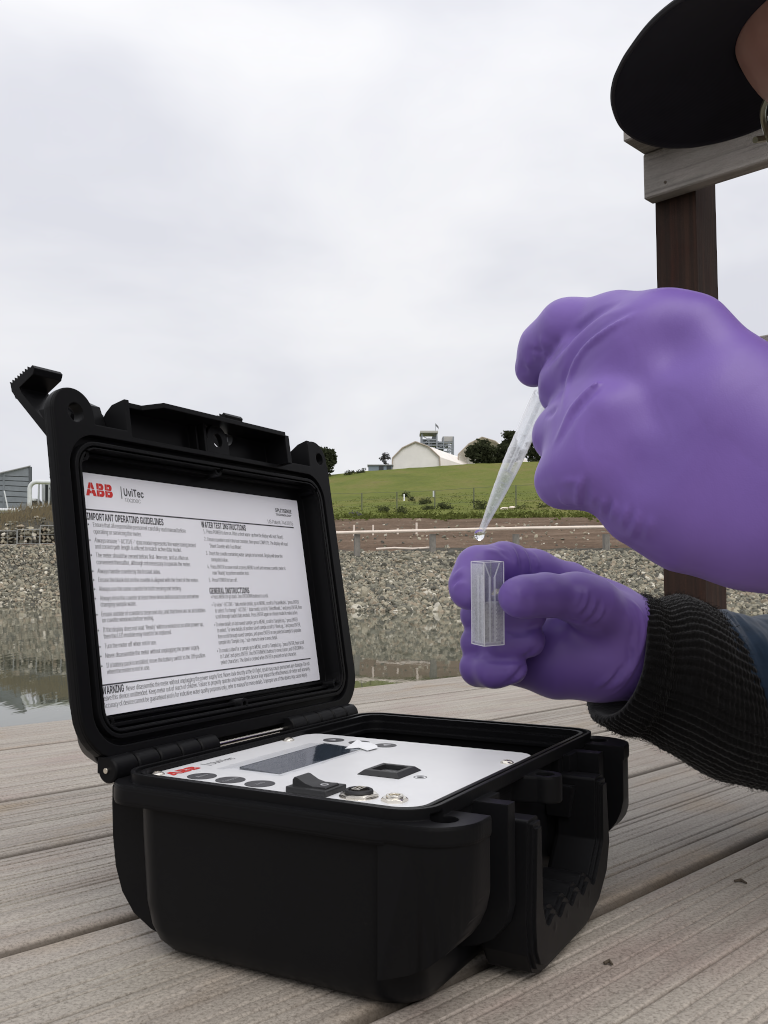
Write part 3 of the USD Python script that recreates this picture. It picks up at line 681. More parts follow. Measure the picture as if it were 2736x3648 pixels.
lid = lid - ext(rr(8, 204, 19.4, 148.2, 10), -11.9, 2)
lid = lid - ext(ring(6.9, 9), -0.9, 2)
for (u, l) in ((11.4, 145.6), (108.9, 148.2), (203.5, 145.0), (11.4, 22.8), (108, 20.2), (200, 22)):
    lid = lid + (cyl((u, l), 3.1, -12, -2.4, 20))
    lid = lid - cyl((u, l), 1.4, -9, 3, 16)
for l in (21.2, 147.0):
    lid = lid + bx(14, 198, l - 0.8, l + 0.8, -12, -6.5)
lid = lid + bx(14, 198, 23.4, 24.6, -12, -10)
# front lip of the lid: pocket, hood, fins and ears
fin = ext_axis(Polygon([(160 - 4, 0), (176.2, 0), (175.4, -8.6), (172.6, -13), (168, -17.5), (160, -24), (150, -24)]), 38.6, 41.6, "x")
rfin = ext_axis(Polygon([(160 - 4, 0), (177.2, -0.3), (176, -7.3), (173, -13), (167, -19), (160, -24), (150, -24)]), 199.5, 203, "x")
lfin = ext_axis(Polygon([(156, -1), (175, -1.2), (173, -8), (167, -16), (160, -22), (150, -22)]), -2, 2, "x")
lid = lid + fin + mir(fin) + rfin
lid = lid - bx(41.6, 171.4, 157.2, 180, -8.5, 3)
lid = lid + bx(40, 173, 150, 173.6, -12, -8.5)
hood = ext(Polygon([(41, -12), (41, -1.5), (52, -1.5), (58, 8), (164, 8), (170, 1), (172, -12)]), 173.0, 175.6)
hood = hood.transform(np.array([[1, 0, 0, 0], [0, 0, 1, 0], [0, 1, 0, 0]], float))          # (u, n, l) -> (u, l, n)
lid = lid + hood + bx(164.5, 168.5, 156.8, 174, -9, 7.2) + bx(38.6, 41.6, 157, 175, -9, -0.2)
boss = ext(unary_union([sbox(99, 156, 118, 165), Point(108.6, 165).buffer(8.6, 20)]).intersection(sbox(98, 155, 120, 174)), -3.4, -0.3)
lid = lid + boss + bx(97.5, 99.6, 157, 173.5, -9, -0.4) + bx(94, 95.2, 157, 172, -9, -3)
lid = lid - cyl((108.6, 164.8), 4.0, -6, 4, 28) - hull(cyl((113, 166), 4.5, -30, -8, 24), cyl((128, 172), 5.5, -30, -8, 24))
for c, r in (((6.5, 164.3), 4.6), ((211.9, 166.2), 4.0)):
    lid = lid - cyl(c, r, -14, 3, 28)
part("lid_shell", lid3(lid), "black_plastic", case, smooth=32)

# --- latches, swung open behind the lid
teeth = []
p0, p1 = np.array([-59.8, 196.6]), np.array([-44.2, 201.6])
for i in range(8):
    a, b = p0 + (p1 - p0) * i / 8, p0 + (p1 - p0) * (i + 0.75) / 8
    teeth += [tuple(a + np.array([-0.5, 1.7])), tuple(b)]
prof_l = lambda pts: [(l, n) for n, l in pts]
tabp = Polygon(prof_l([tuple(p0)] + teeth + [(-43, 202.4), (-41.6, 200.6), (-43, 197.6), (-53.4, 193.6), (-57, 188.5)]))
arm = Polygon(prof_l([(-59.8, 196.6), (-59.4, 193), (-56.6, 188.8), (-26.5, 150), (-22, 152), (-52.6, 190.5), (-54, 194)]))
rib = Polygon(prof_l([(-53, 193.2), (-43.4, 182), (-34, 180.5), (-30, 182), (-22, 178), (-16, 172), (-20, 160), (-38, 166)]))
link = Polygon(prof_l([(-34, 180.5), (-30, 184.5), (-16, 176), (-12, 160), (-20, 152), (-26, 150), (-24, 158), (-37, 170)]))
def latch(u0, u1):
    m = ext_axis(tabp, u0, u1, "x") + ext_axis(arm, u0, u1, "x") + ext_axis(link, u0 + 2, u1 - 2, "x")
    m = m + ext_axis(rib, u1 - 1.6, u1, "x") + ext_axis(rib.buffer(-3), u0, u0 + 1.4, "x")
    return m
part("latch", lid3(latch(22, 40)), "black_plastic", case, smooth=30)
part("latch", lid3(latch(173, 191)), "black_plastic", case, smooth=30)

# --- hinge knuckles on a steel pin
for u0, u1 in ((4, 75), (138, 208)):
    n = 5
    for k in range(n):
        a, b = u0 + (u1 - u0) * k / n, u0 + (u1 - u0) * (k + 1) / n
        r0 = 5.6
        knk = m3.Manifold.revolve(m3.CrossSection([[(0, 0), (r0 - 0.7, 0), (r0, 0.7), (r0, b - a - 1.4), (r0 - 0.7, b - a - 0.7), (0, b - a - 0.7)]]), 32)
        knk = knk.transform(np.array([[0, 0, 1, a], [1, 0, 0, 0.6], [0, 1, 0, 3.2]], float))
        if k % 2:
            knk = knk + bx(a, b - 0.7, -4.5, 6, -2.5, 3.2)
        else:
            knk = knk + bx(a, b - 0.7, -5, 2.6, 1.5, 8.5)
        part("hinge_knuckle", base3(knk), "black_plastic", case, smooth=40)
part("hinge_pin", base3(cyl((0, 0), 1.2, 0, 207, 12).transform(np.array([[0, 0, 1, 3], [1, 0, 0, 0.6], [0, 1, 0, 3.2]], float))), "nickel", case)

# --- white control panel
panel = part("control_panel", base3(bevel_ext(rr(10.6, 140.4, 15.6, 145.4, 9), 0.0, 1.4, 0.25) -
             bx(60.5, 74.6, 98, 111.6, -2, 3)), "white_panel", case, smooth=30)
TOP = 1.4
def screw(u, v, r=3.1):
    d = m3.Manifold.sphere(r, 28).scale([1, 1, 0.5]) ^ bx(-5, 5, -5, 5, 0, 5)
    d = d - bx(-0.35, 0.35, -1.8, 1.8, 0.8, 3) - bx(-1.8, 1.8, -0.35, 0.35, 0.8, 3)
    return (d + cyl((0, 0), r, -0.1, 0.45, 28)).translate([u, v, TOP])
for (u, v) in ((14.6, 19.6), (113.5, 19.0), (112.4, 141.5)):
    part("screw", base3(screw(u, v)), "nickel", panel, smooth=40)
def flat_text(s, height, bold=False):
    """Lettering as flat triangles, capitals about height tall (as meshkit.text_mesh, with a light or heavy cut of the same face)."""
    import glob
    from PIL import Image, ImageDraw, ImageFont
    font = ImageFont.truetype(glob.glob("/opt/blender-*/*/datafiles/fonts/Inter.woff2")[0], 96)
    try:
        axes = font.get_variation_axes()
        font.set_variation_by_axes([(760 if bold else 330) if b"eight" in (a.get("name") or b"") else a["default"] for a in axes])
    except Exception:
        pass
    x0, y0, x1, y1 = font.getbbox(s, anchor="ls")
    im = Image.new("L", (x1 - x0 + 16, y1 - y0 + 16))
    ImageDraw.Draw(im).text((8 - x0, 8 - y0), s, 255, font, anchor="ls")
    on = np.pad(np.asarray(im) > 127, ((0, 0), (1, 1))).astype(np.int8)
    if not bold:                                          # condensed cut: thinner bars, fuller stems
        o = on.astype(bool); o[1:-1] &= o[2:] & o[:-2]; o[:, 1:-1] |= o[:, 2:] | o[:, :-2]
        on = o.astype(np.int8)
    rows, starts = np.nonzero(np.diff(on, axis=1) == 1)
    ends = np.nonzero(np.diff(on, axis=1) == -1)[1]
    shape = shapely.union_all(shapely.box(starts, -rows - 1, ends, -rows)).buffer(0.6).buffer(-0.6).simplify(0.7)
    k = height / 70.0
    shape = shapely.affinity.affine_transform(shape, [k, 0, 0, k, -8 * k, (8 - y0) * k])
    vs, fs, n = [], [], 0
    for g in getattr(shape, "geoms", [shape]):
        v, f = trimesh.creation.triangulate_polygon(g, engine="earcut")
        v = np.column_stack([v, np.zeros(len(v))]); f = np.asarray(f)
        a = np.cross(v[f[:, 1]] - v[f[:, 0]], v[f[:, 2]] - v[f[:, 0]])[:, 2] < 0
        f[a] = f[a][:, ::-1]
        vs.append(v); fs.append(f + n); n += len(v)
    return np.vstack(vs), np.vstack(fs)
def text_on(s, x, y, height, width=None, xs=None, bold=False):
    """Flat lettering (mm): x right, y up, starting at (x, y); squeezed to a width or by a factor."""
    v, f = flat_text(s, height, bold)
    k = 1.0 if xs is None else xs
    if width:
        k = width / (v[:, 0].max() - v[:, 0].min())
    v = v - [v[:, 0].min(), 0, 0]
    return v * [k, 1, 1] + [x, y, 0], f
# text on the panel reads along +u, its top towards the hinge (-v)
panel_text = lambda m, h=0.12: mapped(m, CO + CW * (TOP + h) * 0.001, CU, -CV, CW, 0.001)
def logo_mesh(x, y, w, h):
    """Three heavy block capitals A B B, w wide and h tall."""
    A_p = Polygon([(0, 0), (0.36, 1), (0.68, 1), (1.04, 0), (0.72, 0), (0.665, 0.19), (0.375, 0.19), (0.32, 0)]).difference(Polygon([(0.42, 0.38), (0.62, 0.38), (0.52, 0.72)]))
    B_p = unary_union([sbox(0, 0, 0.42, 1), Point(0.5, 0.27).buffer(0.27, 12), sbox(0.3, 0, 0.5, 0.54), Point(0.46, 0.75).buffer(0.25, 12), sbox(0.3, 0.5, 0.46, 1)])
    B_p = B_p.difference(unary_union([sbox(0.29, 0.2, 0.45, 0.37), sbox(0.29, 0.65, 0.42, 0.80)]))
    cut = unary_union([sbox(-1, 0.475, 2, 0.525)])
    out = []
    for p, ox in ((A_p, 0.0), (B_p, 1.08), (B_p, 1.92)):
        p = p.difference(cut).difference(sbox(0.505, -1, 0.535, 2) if ox == 0 else sbox(0.20, -1, 0.225, 2))
        m = shapely.affinity.affine_transform(p, [w / 2.69, 0, 0, h, x + ox * w / 2.69, y])
        out.append(ext(m, 0, 0.02))
    return join(out)
logo = [logo_mesh(16.6, -26.8, 18.8, 6.3)]
part("logo", panel_text(join(logo)), "ink_red", panel, smooth=False)
part("lettering", panel_text(join([text_on("UviTec", 44.2, -26.0, 4.4, 16.5), (lambda m: tri(m))(bx(41.6, 42.0, -27, -20.4, 0, 0.02))])), "print_dark", panel, smooth=False)
for nm, (u, v) in (("Menu", (21.4, 38.5)), ("Compute", (21.4, 53.8)), ("Zero", (21.3, 69.1))):
    b = part("button", base3(cyl((u, v), 6.3, TOP, TOP + 0.18, 40)), "print_dark", panel, smooth=20)
    w = {"Menu": 6.2, "Compute": 9.6, "Zero": 5.4}[nm]
    part("button_lettering", panel_text(text_on(nm, u - w / 2, -v - 0.9, 2.0, w), 0.3), "print_pale", panel, smooth=False)
for k, (u, v) in enumerate(((126, 39.1), (125.9, 54.8), (125.4, 70.6))):
    part("button", base3(cyl((u, v), 5.6, TOP, TOP + 0.18, 40)), "print_dark", panel, smooth=20)
    if k != 1:
        sgn = 1 if k == 0 else -1
        t = Polygon([(u - 1.8 * sgn, v - 2.2), (u - 1.8 * sgn, v + 2.2), (u + 1.9 * sgn, v)])
        part("arrow_mark", base3(ext(t, TOP + 0.18, TOP + 0.3)), "print_pale", panel, smooth=False)
part("display", base3(hull(bx(41, 110.6, 43.4, 43.5, TOP - 0.2, TOP + 1.15), bx(41, 110.6, 64.9, 65, TOP - 0.2, TOP + 0.2))), "lcd_dark", panel, smooth=False)
# protective film, a little wavy, with a torn white pull tab
fx, fy = np.meshgrid(np.linspace(35.5, 111, 30), np.linspace(34.6, 69.5, 16), indexing="ij")
fz = TOP + 0.32 + np.clip((65.5 - fy) / 22, 0, 1) * np.clip((fy - 38) / 5, 0, 1) * 1.05 + 0.12 * meshkit.noise(np.stack([fx * 0.12, fy * 0.2, fx * 0], -1), 3) + 0.5 * np.clip((np.abs(fy - 52) - 12) / 6, 0, 1) * meshkit.noise(np.stack([fx * 0.2, fy * 0.1, fx * 0 + 4], -1), 5)
part("screen_film", base3(grid(np.stack([fx, fy, fz], -1))), "film", panel, smooth=True)
tabm = (np.array([[104.5, 59, 1.95], [110.5, 63.6, 2.0], [105.5, 71.4, 2.0], [113.5, 72.6, 2.2], [117.5, 70.2, 2.5], [121.2, 59.2, 2.9], [126.2, 53.6, 3.0], [114.5, 61.0, 2.3], [122.5, 63, 2.8]]),
        np.array([[0, 1, 7], [1, 2, 3], [1, 3, 4], [1, 4, 7], [7, 4, 8], [7, 8, 5], [7, 5, 6], [0, 7, 6]]))
part("pull_tab", base3(tabm), "tape_white", panel, smooth=False)
# rocker switch
sw = bevel_ext(rr(14, 29.6, 86.8, 106, 0.8), TOP, TOP + 2.2, 0.4)
rock = ext_axis(Polygon([(88.3, 1.8), (88.4, 4.6), (89.2, 5.6), (90.4, 5.5), (94.2, 3.6), (98, 2.75), (103.4, 3.0), (104, 2.6), (104, 1.8)]), 17, 26.8, "x").translate([0, 0, TOP])
sb = part("switch_body", base3(sw), "switch_black", panel, smooth=25)
part("rocker", base3(rock), "switch_black", panel, smooth=35)
sl = math.atan2(9.8 - 6.3, 5.0)
part("switch_mark", base3(join([bx(22.9, 23.9, 89.6, 92.3, 0, 0.25).rotate([-35, 0, 0]).translate([0, 0, 0])]) if False else
     base3(hull(bx(23.0, 24.0, 89.4, 89.5, TOP + 9.2, TOP + 9.45), bx(23.0, 24.0, 92.9, 93.0, TOP + 6.75, TOP + 7.0))) if False else base3(hull(bx(21.5, 22.3, 91.0, 91.1, TOP + 5.2, TOP + 5.42), bx(21.5, 22.3, 93.9, 94.0, TOP + 3.75, TOP + 3.95)))), "print_pale", panel, smooth=False)
part("switch_mark", base3((cyl((21.9, 100.3), 1.7, TOP + 2.6, TOP + 2.98, 24) - cyl((21.9, 100.3), 1.1, TOP + 2, TOP + 6, 24))), "print_pale", panel, smooth=False)
# data socket: nickel hex collar, rubber ring, plug well
def hexn(c, r, z0, z1, rot=0.2):
    p = Polygon([(c[0] + r * math.cos(rot + k * math.pi / 3), c[1] + r * math.sin(rot + k * math.pi / 3)) for k in range(6)])
    return (ext(p, z0, z1) ^ hull(cyl(c, r * 1.02, z0, z0 + (z1 - z0) * 0.55, 40), cyl(c, r * 0.86, z1 - 0.05, z1, 40)))
us = (22.3, 115.9)
part("socket_collar", base3(cyl(us, 7.8, TOP, TOP + 0.3, 48) + hexn(us, 7.5, TOP + 0.25, TOP + 1.5)), "nickel", panel, smooth=30)
part("socket_ring", base3(m3.Manifold.revolve(m3.CrossSection([[(4.2, 0), (5.4, 0), (5.7, 0.8), (5.4, 1.5), (4.8, 1.8), (4.2, 1.5)]]), 40).translate([us[0], us[1], TOP + 1.1]) + cyl(us, 4.3, TOP, TOP + 1.9, 32)), "black_rubber", panel, smooth=40)
part("socket_shield", base3(bx(us[0] - 2.9, us[0] + 2.9, us[1] - 1.8, us[1] + 1.8, TOP + 1.7, TOP + 3.3) - bx(us[0] - 2.5, us[0] + 2.5, us[1] - 1.4, us[1] + 1.4, TOP + 1.9, TOP + 7) + bx(us[0] - 2.0, us[0] + 2.0, us[1] - 0.8, us[1] - 0.1, TOP + 1.7, TOP + 3.0)), "nickel", panel, smooth=False)
an = (22.3, 131.6)
part("power_jack", base3(hexn(an, 5.2, TOP, TOP + 1.4, 0.0) + (cyl(an, 3.3, TOP, TOP + 2.3, 32) - cyl(an, 2.2, TOP + 0.6, TOP + 6, 32)) + cyl(an, 0.8, TOP, TOP + 2.0, 16)), "nickel", panel, smooth=30)
# cuvette well with bevelled black rim
wz = hull(ext(sbox(57, 94.5, 78, 114.8), TOP, TOP + 0.25), ext(sbox(59, 96.8, 76, 112.6), TOP + 1.9, TOP + 2.0))
wz = wz - bx(61.3, 73.8, 98.8, 110.8, -3, 9)
part("well_rim", base3(wz), "switch_black", panel, smooth=False)
part("well_tube", base3(bx(59.8, 75.2, 97.2, 112.4, -46, -0.2) - bx(60.9, 74.2, 98.4, 111.2, -45, 2)), "black_plastic", panel, smooth=False)
part("alignment_mark", base3(ext(Point(65.2, 120.8).buffer(2.9, 16).difference(Point(65.2, 120.8).buffer(2.65, 16)), TOP, TOP + 0.12) + ext(Point(65.2, 120.8).buffer(1.5, 12), TOP, TOP + 0.12)), "print_dark", panel, smooth=False)

# --- instruction sheet in the lid
sheet = part("instruction_sheet", lid3(bevel_ext(rr(16.5, 196.4, 25.8, 139.6, 0.6), -11.8, -11.3, 0.1)), "label_white", case, smooth=20)
lab = lambda m, h=0.0: mapped(m, CO + CN * (-11.22 + h) * 0.001, CU, CL, CN, 0.001)
def lid_point(px, py, n=-11.3):
    r = ray(px, py); q = CO + CN * n * 0.001 - np.array([0, 0, HC])
    P = r * ((q @ CN) / (r @ CN)) - (CO - np.array([0, 0, HC]))
    return (P @ CU) * 1000, (P @ CL) * 1000
part("logo", lab(logo_mesh(18.9, 128.5, 17.2, 6.5)), "ink_red", sheet, smooth=False)
for m, nm in ((bx(41.7, 42.2, 128.6, 134.8, 0, 0.02), "title_bar"), (text_on("UviTec", 43.6, 130.2, 3.9, 13.8, bold=True), "title_lettering"), (text_on("TOC/DOC", 43.9, 127.2, 1.9, 10.8), "title_lettering"),
     (text_on("SPLITSENSE", 171.2, 130.6, 2.4, 17.2, bold=True), "title_lettering"), (text_on("TECHNOLOGY", 171.2, 128.4, 1.3, 16.8, bold=True), "title_lettering"), (text_on("US Patent 7462835", 162.0, 123.0, 2.4, 26.6), "title_lettering")):
    part(nm, lab(m), "ink_grey", sheet, smooth=False)
part("rule_line", lab(bx(17.8, 188.9, 121.3, 122.0, 0, 0.02)), "ink_grey", sheet, smooth=False)
part("rule_line", lab(bx(17.4, 188.9, 39.2, 39.9, 0, 0.02)), "ink_grey", sheet, smooth=False)
for m in (text_on("IMPORTANT OPERATING GUIDELINES", 18.1, 116.7, 3.5, 51.8, bold=True), text_on("WATER TEST INSTRUCTIONS", 99.7, 117.2, 3.4, 39.6, bold=True),
     text_on("GENERAL INSTRUCTIONS", 100.4, 80.6, 3.4, 35.0, bold=True), text_on("WARNING", 17.3, 35.4, 3.5, 13.6, bold=True)):
    part("heading_lettering", lab(m), "ink_black", sheet, smooth=False)
A_ = lambda x, y: lid_point(x * 0.4972, 1600 + y * 0.4972)
B_ = lambda x, y: lid_point(680 + x * 0.3014, 1800 + y * 0.3014)
C_ = lambda x, y: lid_point(680 + x * 0.3014, 2100 + y * 0.3014)
col1 = [("Ensure that all responsible personnel carefully read manual before", 660, 555, 1), ("operating or servicing the meter.", 668, 605, 0),
        ("Always ensure '-ACTIVE-' data model represents the water being tested", 675, 668, 1), ("and correct path length is utilized to match active data model.", 680, 712, 0),
        ("The meter should be zeroed before first-time use, and as often as", 684, 775, 1), ("convenient thereafter, although not necessary to operate the meter.", 690, 825, 0),
        ("Always handle cuvette by the frosted sides.", 695, 890, 1), ("Ensure the black dot on the cuvette is aligned with the front of the meter.", 700, 953, 1),
        ("Always use the same cuvette for both zeroing and testing.", 707, 1018, 1), ("Always rinse the cuvette at least three times before each use and when", 713, 1085, 1), ("changing sample water.", 719, 1130, 0),
        ("Ensure outside of cuvette is clean and dry, and that there are no air bubbles", 723, 1200, 1), ("on cuvette windows before testing.", 729, 1243, 0),
        ("If the display does not read 'Ready' within a minute or so after power up,", 733, 1313, 1), ("then the LED module may need to be replaced.", 737, 1360, 0),
        ("Turn the meter off when not in use.", 743, 1430, 1), ("Never disassemble the meter without unplugging the power supply.", 750, 1498, 1),
        ("If a battery pack is installed, move the battery switch to the Off position", 756, 1568, 1), ("when the meter is not in use.", 760, 1615, 0)]
x_ref = flat_text(col1[0][0], 2.3)[0]
XS = 65.0 / np.ptp(x_ref[:, 0])
body_text = []
for s, x, y, bullet in col1:
    u, l = A_(x, y)
    body_text.append(text_on(s, 21.4, l, 2.3, xs=XS))
    if bullet:
        body_text.append(tri(bx(18.2, 18.9, l + 0.6, l + 1.3, 0, 0.02)))
col2 = [(B_, "1.  Press POWER to turn on. After a short warm-up time the display will read 'Ready'.", 135, 330), (B_, "2.  Ensure cuvette is not in the test chamber, then press COMPUTE. The display will read", 145, 420),
        (B_, "     'Insert Cuvette with Test Water'.", 147, 497), (B_, "3.  Insert the cuvette containing water sample to be tested. Display will show the", 160, 587), (B_, "     computed value.", 167, 660),
        (B_, "4.  Press ENTER to save result or press MENU to exit and remove cuvette, meter is", 180, 748), (B_, "     now 'Ready' to perform another test.", 188, 820), (B_, "5.  Press POWER to turn off.", 200, 906),
        (B_, "\u2022 Press MENU to go back. Use UP/DOWN buttons to scroll.", 228, 1106),
        (C_, "\u2022 To view '-ACTIVE-' data model details, go to MENU, scroll to 'ParamModel...' press ENTER", 240, 205), (C_, "  to select. To change '-ACTIVE-' data model, scroll to 'SelectModel...' and press ENTER, then", 250, 276),
        (C_, "  scroll through loaded data models. Press ENTER again on chosen model to make active.", 258, 346), (C_, "\u2022 To view details on last saved sample, go to MENU, scroll to 'SampleLog...' press ENTER", 264, 440),
        (C_, "  to select. To view details of another saved sample scroll to 'ViewLog...' and press ENTER,", 274, 510), (C_, "  then scroll through saved samples, and press ENTER on any selected sample to populate", 284, 583),
        (C_, "  sample into 'Sample Log...' sub-menu to view in more detail.", 290, 653), (C_, "\u2022 To create a label for a sample go to MENU, scroll to 'SampleLog...' press ENTER, then scroll", 296, 750),
        (C_, "  to 'Label' and press ENTER. Use ENTER/MENU buttons to move cursor, and UP/DOWN to", 306, 820), (C_, "  select characters. The label is created when ENTER is pressed on last character.", 316, 890)]
for fn, s, x, y in col2:
    u, l = fn(x, y)
    ind = (len(s) - len(s.lstrip())) * 0.75
    body_text.append(text_on(s.strip(), 101.0 + ind + (0 if s[0].isdigit() or s[0] == "\u2022" or ind > 2 else 0.6), l, 2.25, xs=XS * 0.93))
for s, x0, l, x1 in (("Never disassemble the meter without unplugging the power supply first. Never look directly at the UV light, result may cause permanent eye damage. Do not", 32.4, 35.6, 187.0),
                 ("leave this device unattended. Keep meter out of reach of children. Failure to properly operate and maintain this device may impact the effectiveness of meter and warranty.", 17.4, 32.5, 187.0),
                 ("Accuracy of device cannot be guaranteed and is for indicative water quality purposes only, refer to manual for more details. Improper use of this device may cause injury.", 17.4, 29.2, 183.2)):
    body_text.append(text_on(s, x0, l, 2.4, x1 - x0))
part("body_lettering", lab(join(body_text)), "ink_black", sheet, smooth=False)
# ------------------------------------------------------------------ bodies: smooth unions of tapered limbs, meshed by surface nets
def cone_sdf(P, a, b, ra, rb):
    ab = b - a
    t = np.clip(((P - a) @ ab) / max(ab @ ab, 1e-12), 0, 1)
    t = t.astype(np.float32)
    return np.linalg.norm(P - a - t[:, None] * ab, axis=1) - (ra + (rb - ra) * t)
def smin(a, b, k):
    h = np.clip(0.5 + 0.5 * (b - a) / k, 0, 1)
    return b * (1 - h) + a * h - k * h * (1 - h)
def ell_sdf(P, c, r, R=None):
    q = P - c
    if R is not None:
        q = q @ R
    k0 = np.linalg.norm(q / r, axis=1); k1 = np.linalg.norm(q / (np.asarray(r) ** 2), axis=1)
    return k0 * (k0 - 1) / np.maximum(k1, 1e-9)
class Field:
    """groups: list of (k_inside, k_join, [chains]); a chain is a list of (point, radius), or ('ell', centre, radii, R)."""
    def __init__(self):
        self.groups, self.marks = [], []
    def group(self, k_in, k_join, *chains):
        self.groups.append((k_in, k_join, chains))
    def mark(self, pts, amp, width):
        self.marks.append((np.asarray(pts, np.float32), amp, width))
    def base(self, P):
        tot = None
        for k_in, k_join, chains in self.groups:
            g = None
            for ch in chains:
                if ch[0] == "ell":
                    d = ell_sdf(P, np.asarray(ch[1], np.float32), np.asarray(ch[2], np.float32), ch[3] if len(ch) > 3 else None)
                    g = d if g is None else smin(g, d, k_in)
                    continue
                c = None
                for (a, ra), (b, rb) in zip(ch[:-1], ch[1:]):
                    d = cone_sdf(P, np.asarray(a, np.float32), np.asarray(b, np.float32), ra, rb)
                    c = d if c is None else smin(c, d, 0.007)
                g = c if g is None else smin(g, c, k_in)
            tot = g if tot is None else smin(tot, g, k_join)
        return tot
    def __call__(self, P):
        P = P.astype(np.float32)
        d = self.base(P)
        for pts, amp, w in self.marks:
            near = np.abs(d) < 0.012
            if not near.any():
                continue
            Q = P[near]
            lo, hi = pts.min(0) - 4 * w, pts.max(0) + 4 * w
            inb = np.all((Q > lo) & (Q < hi), axis=1)
            idx = np.nonzero(near)[0][inb]
            if len(idx) == 0:
                continue
            Q = P[idx]
            best = np.full(len(Q), 1e9, np.float32); tt = np.zeros(len(Q), np.float32)
            n = len(pts) - 1
            for i in range(n):
                a, b = pts[i], pts[i + 1]; ab = b - a
                t = np.clip(((Q - a) @ ab) / max(ab @ ab, 1e-12), 0, 1)
                dd = np.linalg.norm(Q - a - t[:, None] * ab, axis=1)
                m = dd < best
                best[m] = dd[m]; tt[m] = ((i + t) / n)[m]
            taper = np.clip(np.minimum(tt, 1 - tt) * 2.6, 0, 1) ** 1.3 if w < 0.005 else 1.0
            d[idx] = d[idx] - amp * taper * np.exp(-(best / w) ** 2)
        return d
    def hit(self, px, py, d0=0.25, d1=0.8):
        o = np.array([0, 0, HC]); r = ray(px, py)
        t = d0
        for _ in range(120):
            v = float(self.base((o + r * t)[None].astype(np.float32))[0])
            if v < 0.0002 or t > d1:
                break
            t += max(v * 0.8, 0.0002)
        return o + r * t
    def crease(self, pix, amp, width, step=9, off=None):
        """A fold (amp > 0) or a groove (amp < 0) along a line seen at photo pixels."""
        pix = np.asarray(pix, float)
        L = np.concatenate([[0], np.cumsum(np.linalg.norm(np.diff(pix, axis=0), axis=1))])
        s = np.linspace(0, L[-1], max(int(L[-1] / step / 2), 3))
        # smooth path through the clicks
        if len(pix) > 2:
            from scipy.interpolate import PchipInterpolator
            q = np.stack([PchipInterpolator(L, pix[:, 0])(s), PchipInterpolator(L, pix[:, 1])(s)], 1)
        else:
            q = np.stack([np.interp(s, L, pix[:, 0]), np.interp(s, L, pix[:, 1])], 1)
        if off:
            tq = np.gradient(q, axis=0); tq /= np.linalg.norm(tq, axis=1, keepdims=True)
            q = q + np.stack([-tq[:, 1], tq[:, 0]], 1) * off
        self.mark([self.hit(*p) for p in q], amp, width)

def surface_net(fn, lo, hi, h):
    lo, hi = np.asarray(lo, float), np.asarray(hi, float)
    n = np.ceil((hi - lo) / h).astype(int) + 1
    ax = [lo[i] + np.arange(n[i]) * h for i in range(3)]
    c = 5
    # coarse pass to find where the surface can be
    sub = [a[::c] for a in ax]
    G = np.stack(np.meshgrid(*sub, indexing="ij"), -1)
    coarse = fn.base(G.reshape(-1, 3).astype(np.float32)).reshape(G.shape[:3])
    F = np.repeat(np.repeat(np.repeat(coarse, c, 0), c, 1), c, 2)[:n[0], :n[1], :n[2]].astype(np.float32)
    idx = np.argwhere(np.abs(F) < h * c * 1.9 + 0.004)
    P = np.stack([ax[k][idx[:, k]] for k in range(3)], 1).astype(np.float32)
    vals = np.concatenate([fn(P[i:i + 300000]) for i in range(0, len(P), 300000)])
    F[idx[:, 0], idx[:, 1], idx[:, 2]] = vals
    S = F < 0
    corners = [(i, j, k) for i in (0, 1) for j in (0, 1) for k in (0, 1)]
    sl = lambda A, c_: A[c_[0]:A.shape[0] - 1 + c_[0], c_[1]:A.shape[1] - 1 + c_[1], c_[2]:A.shape[2] - 1 + c_[2]]
    cnt = sum(sl(S, c_).astype(np.int8) for c_ in corners)
    act = np.argwhere((cnt > 0) & (cnt < 8))
    vid = -np.ones(cnt.shape, np.int64); vid[act[:, 0], act[:, 1], act[:, 2]] = np.arange(len(act))
    acc = np.zeros((len(act), 3)); num = np.zeros(len(act))
    for a in range(8):
        for b in range(a + 1, 8):
            ca, cb = np.array(corners[a]), np.array(corners[b])
            if np.abs(ca - cb).sum() != 1:
                continue
            fa = F[tuple((act + ca).T)]; fb = F[tuple((act + cb).T)]
            m = (fa < 0) != (fb < 0)
            t = np.zeros(len(act)); t[m] = fa[m] / (fa[m] - fb[m])
            acc[m] += (ca + (cb - ca) * t[:, None])[m]; num[m] += 1
    V = lo + (act + acc / num[:, None]) * h
    faces = []
    for axis in range(3):
        d = [0, 0, 0]; d[axis] = 1
        A = S[:S.shape[0] - d[0], :S.shape[1] - d[1], :S.shape[2] - d[2]]; B = S[d[0]:, d[1]:, d[2]:]
        e = np.argwhere(A != B)
        u, w = [(1, 2), (2, 0), (0, 1)][axis]
        e = e[(e[:, u] > 0) & (e[:, w] > 0) & (e[:, u] < n[u] - 1) & (e[:, w] < n[w] - 1)]
        du = np.zeros(3, int); dw = np.zeros(3, int); du[u] = 1; dw[w] = 1
        q = [vid[tuple((e - du - dw).T)], vid[tuple((e - dw).T)], vid[tuple(e.T)], vid[tuple((e - du).T)]]
        Q = np.stack(q, 1)
        flip = ~S[tuple(e.T)]
        Q[flip] = Q[flip][:, ::-1]
        faces.append(Q[(Q >= 0).all(1)])
    Q = np.vstack(faces)
    return V, np.vstack([Q[:, [0, 1, 2]], Q[:, [0, 2, 3]]])
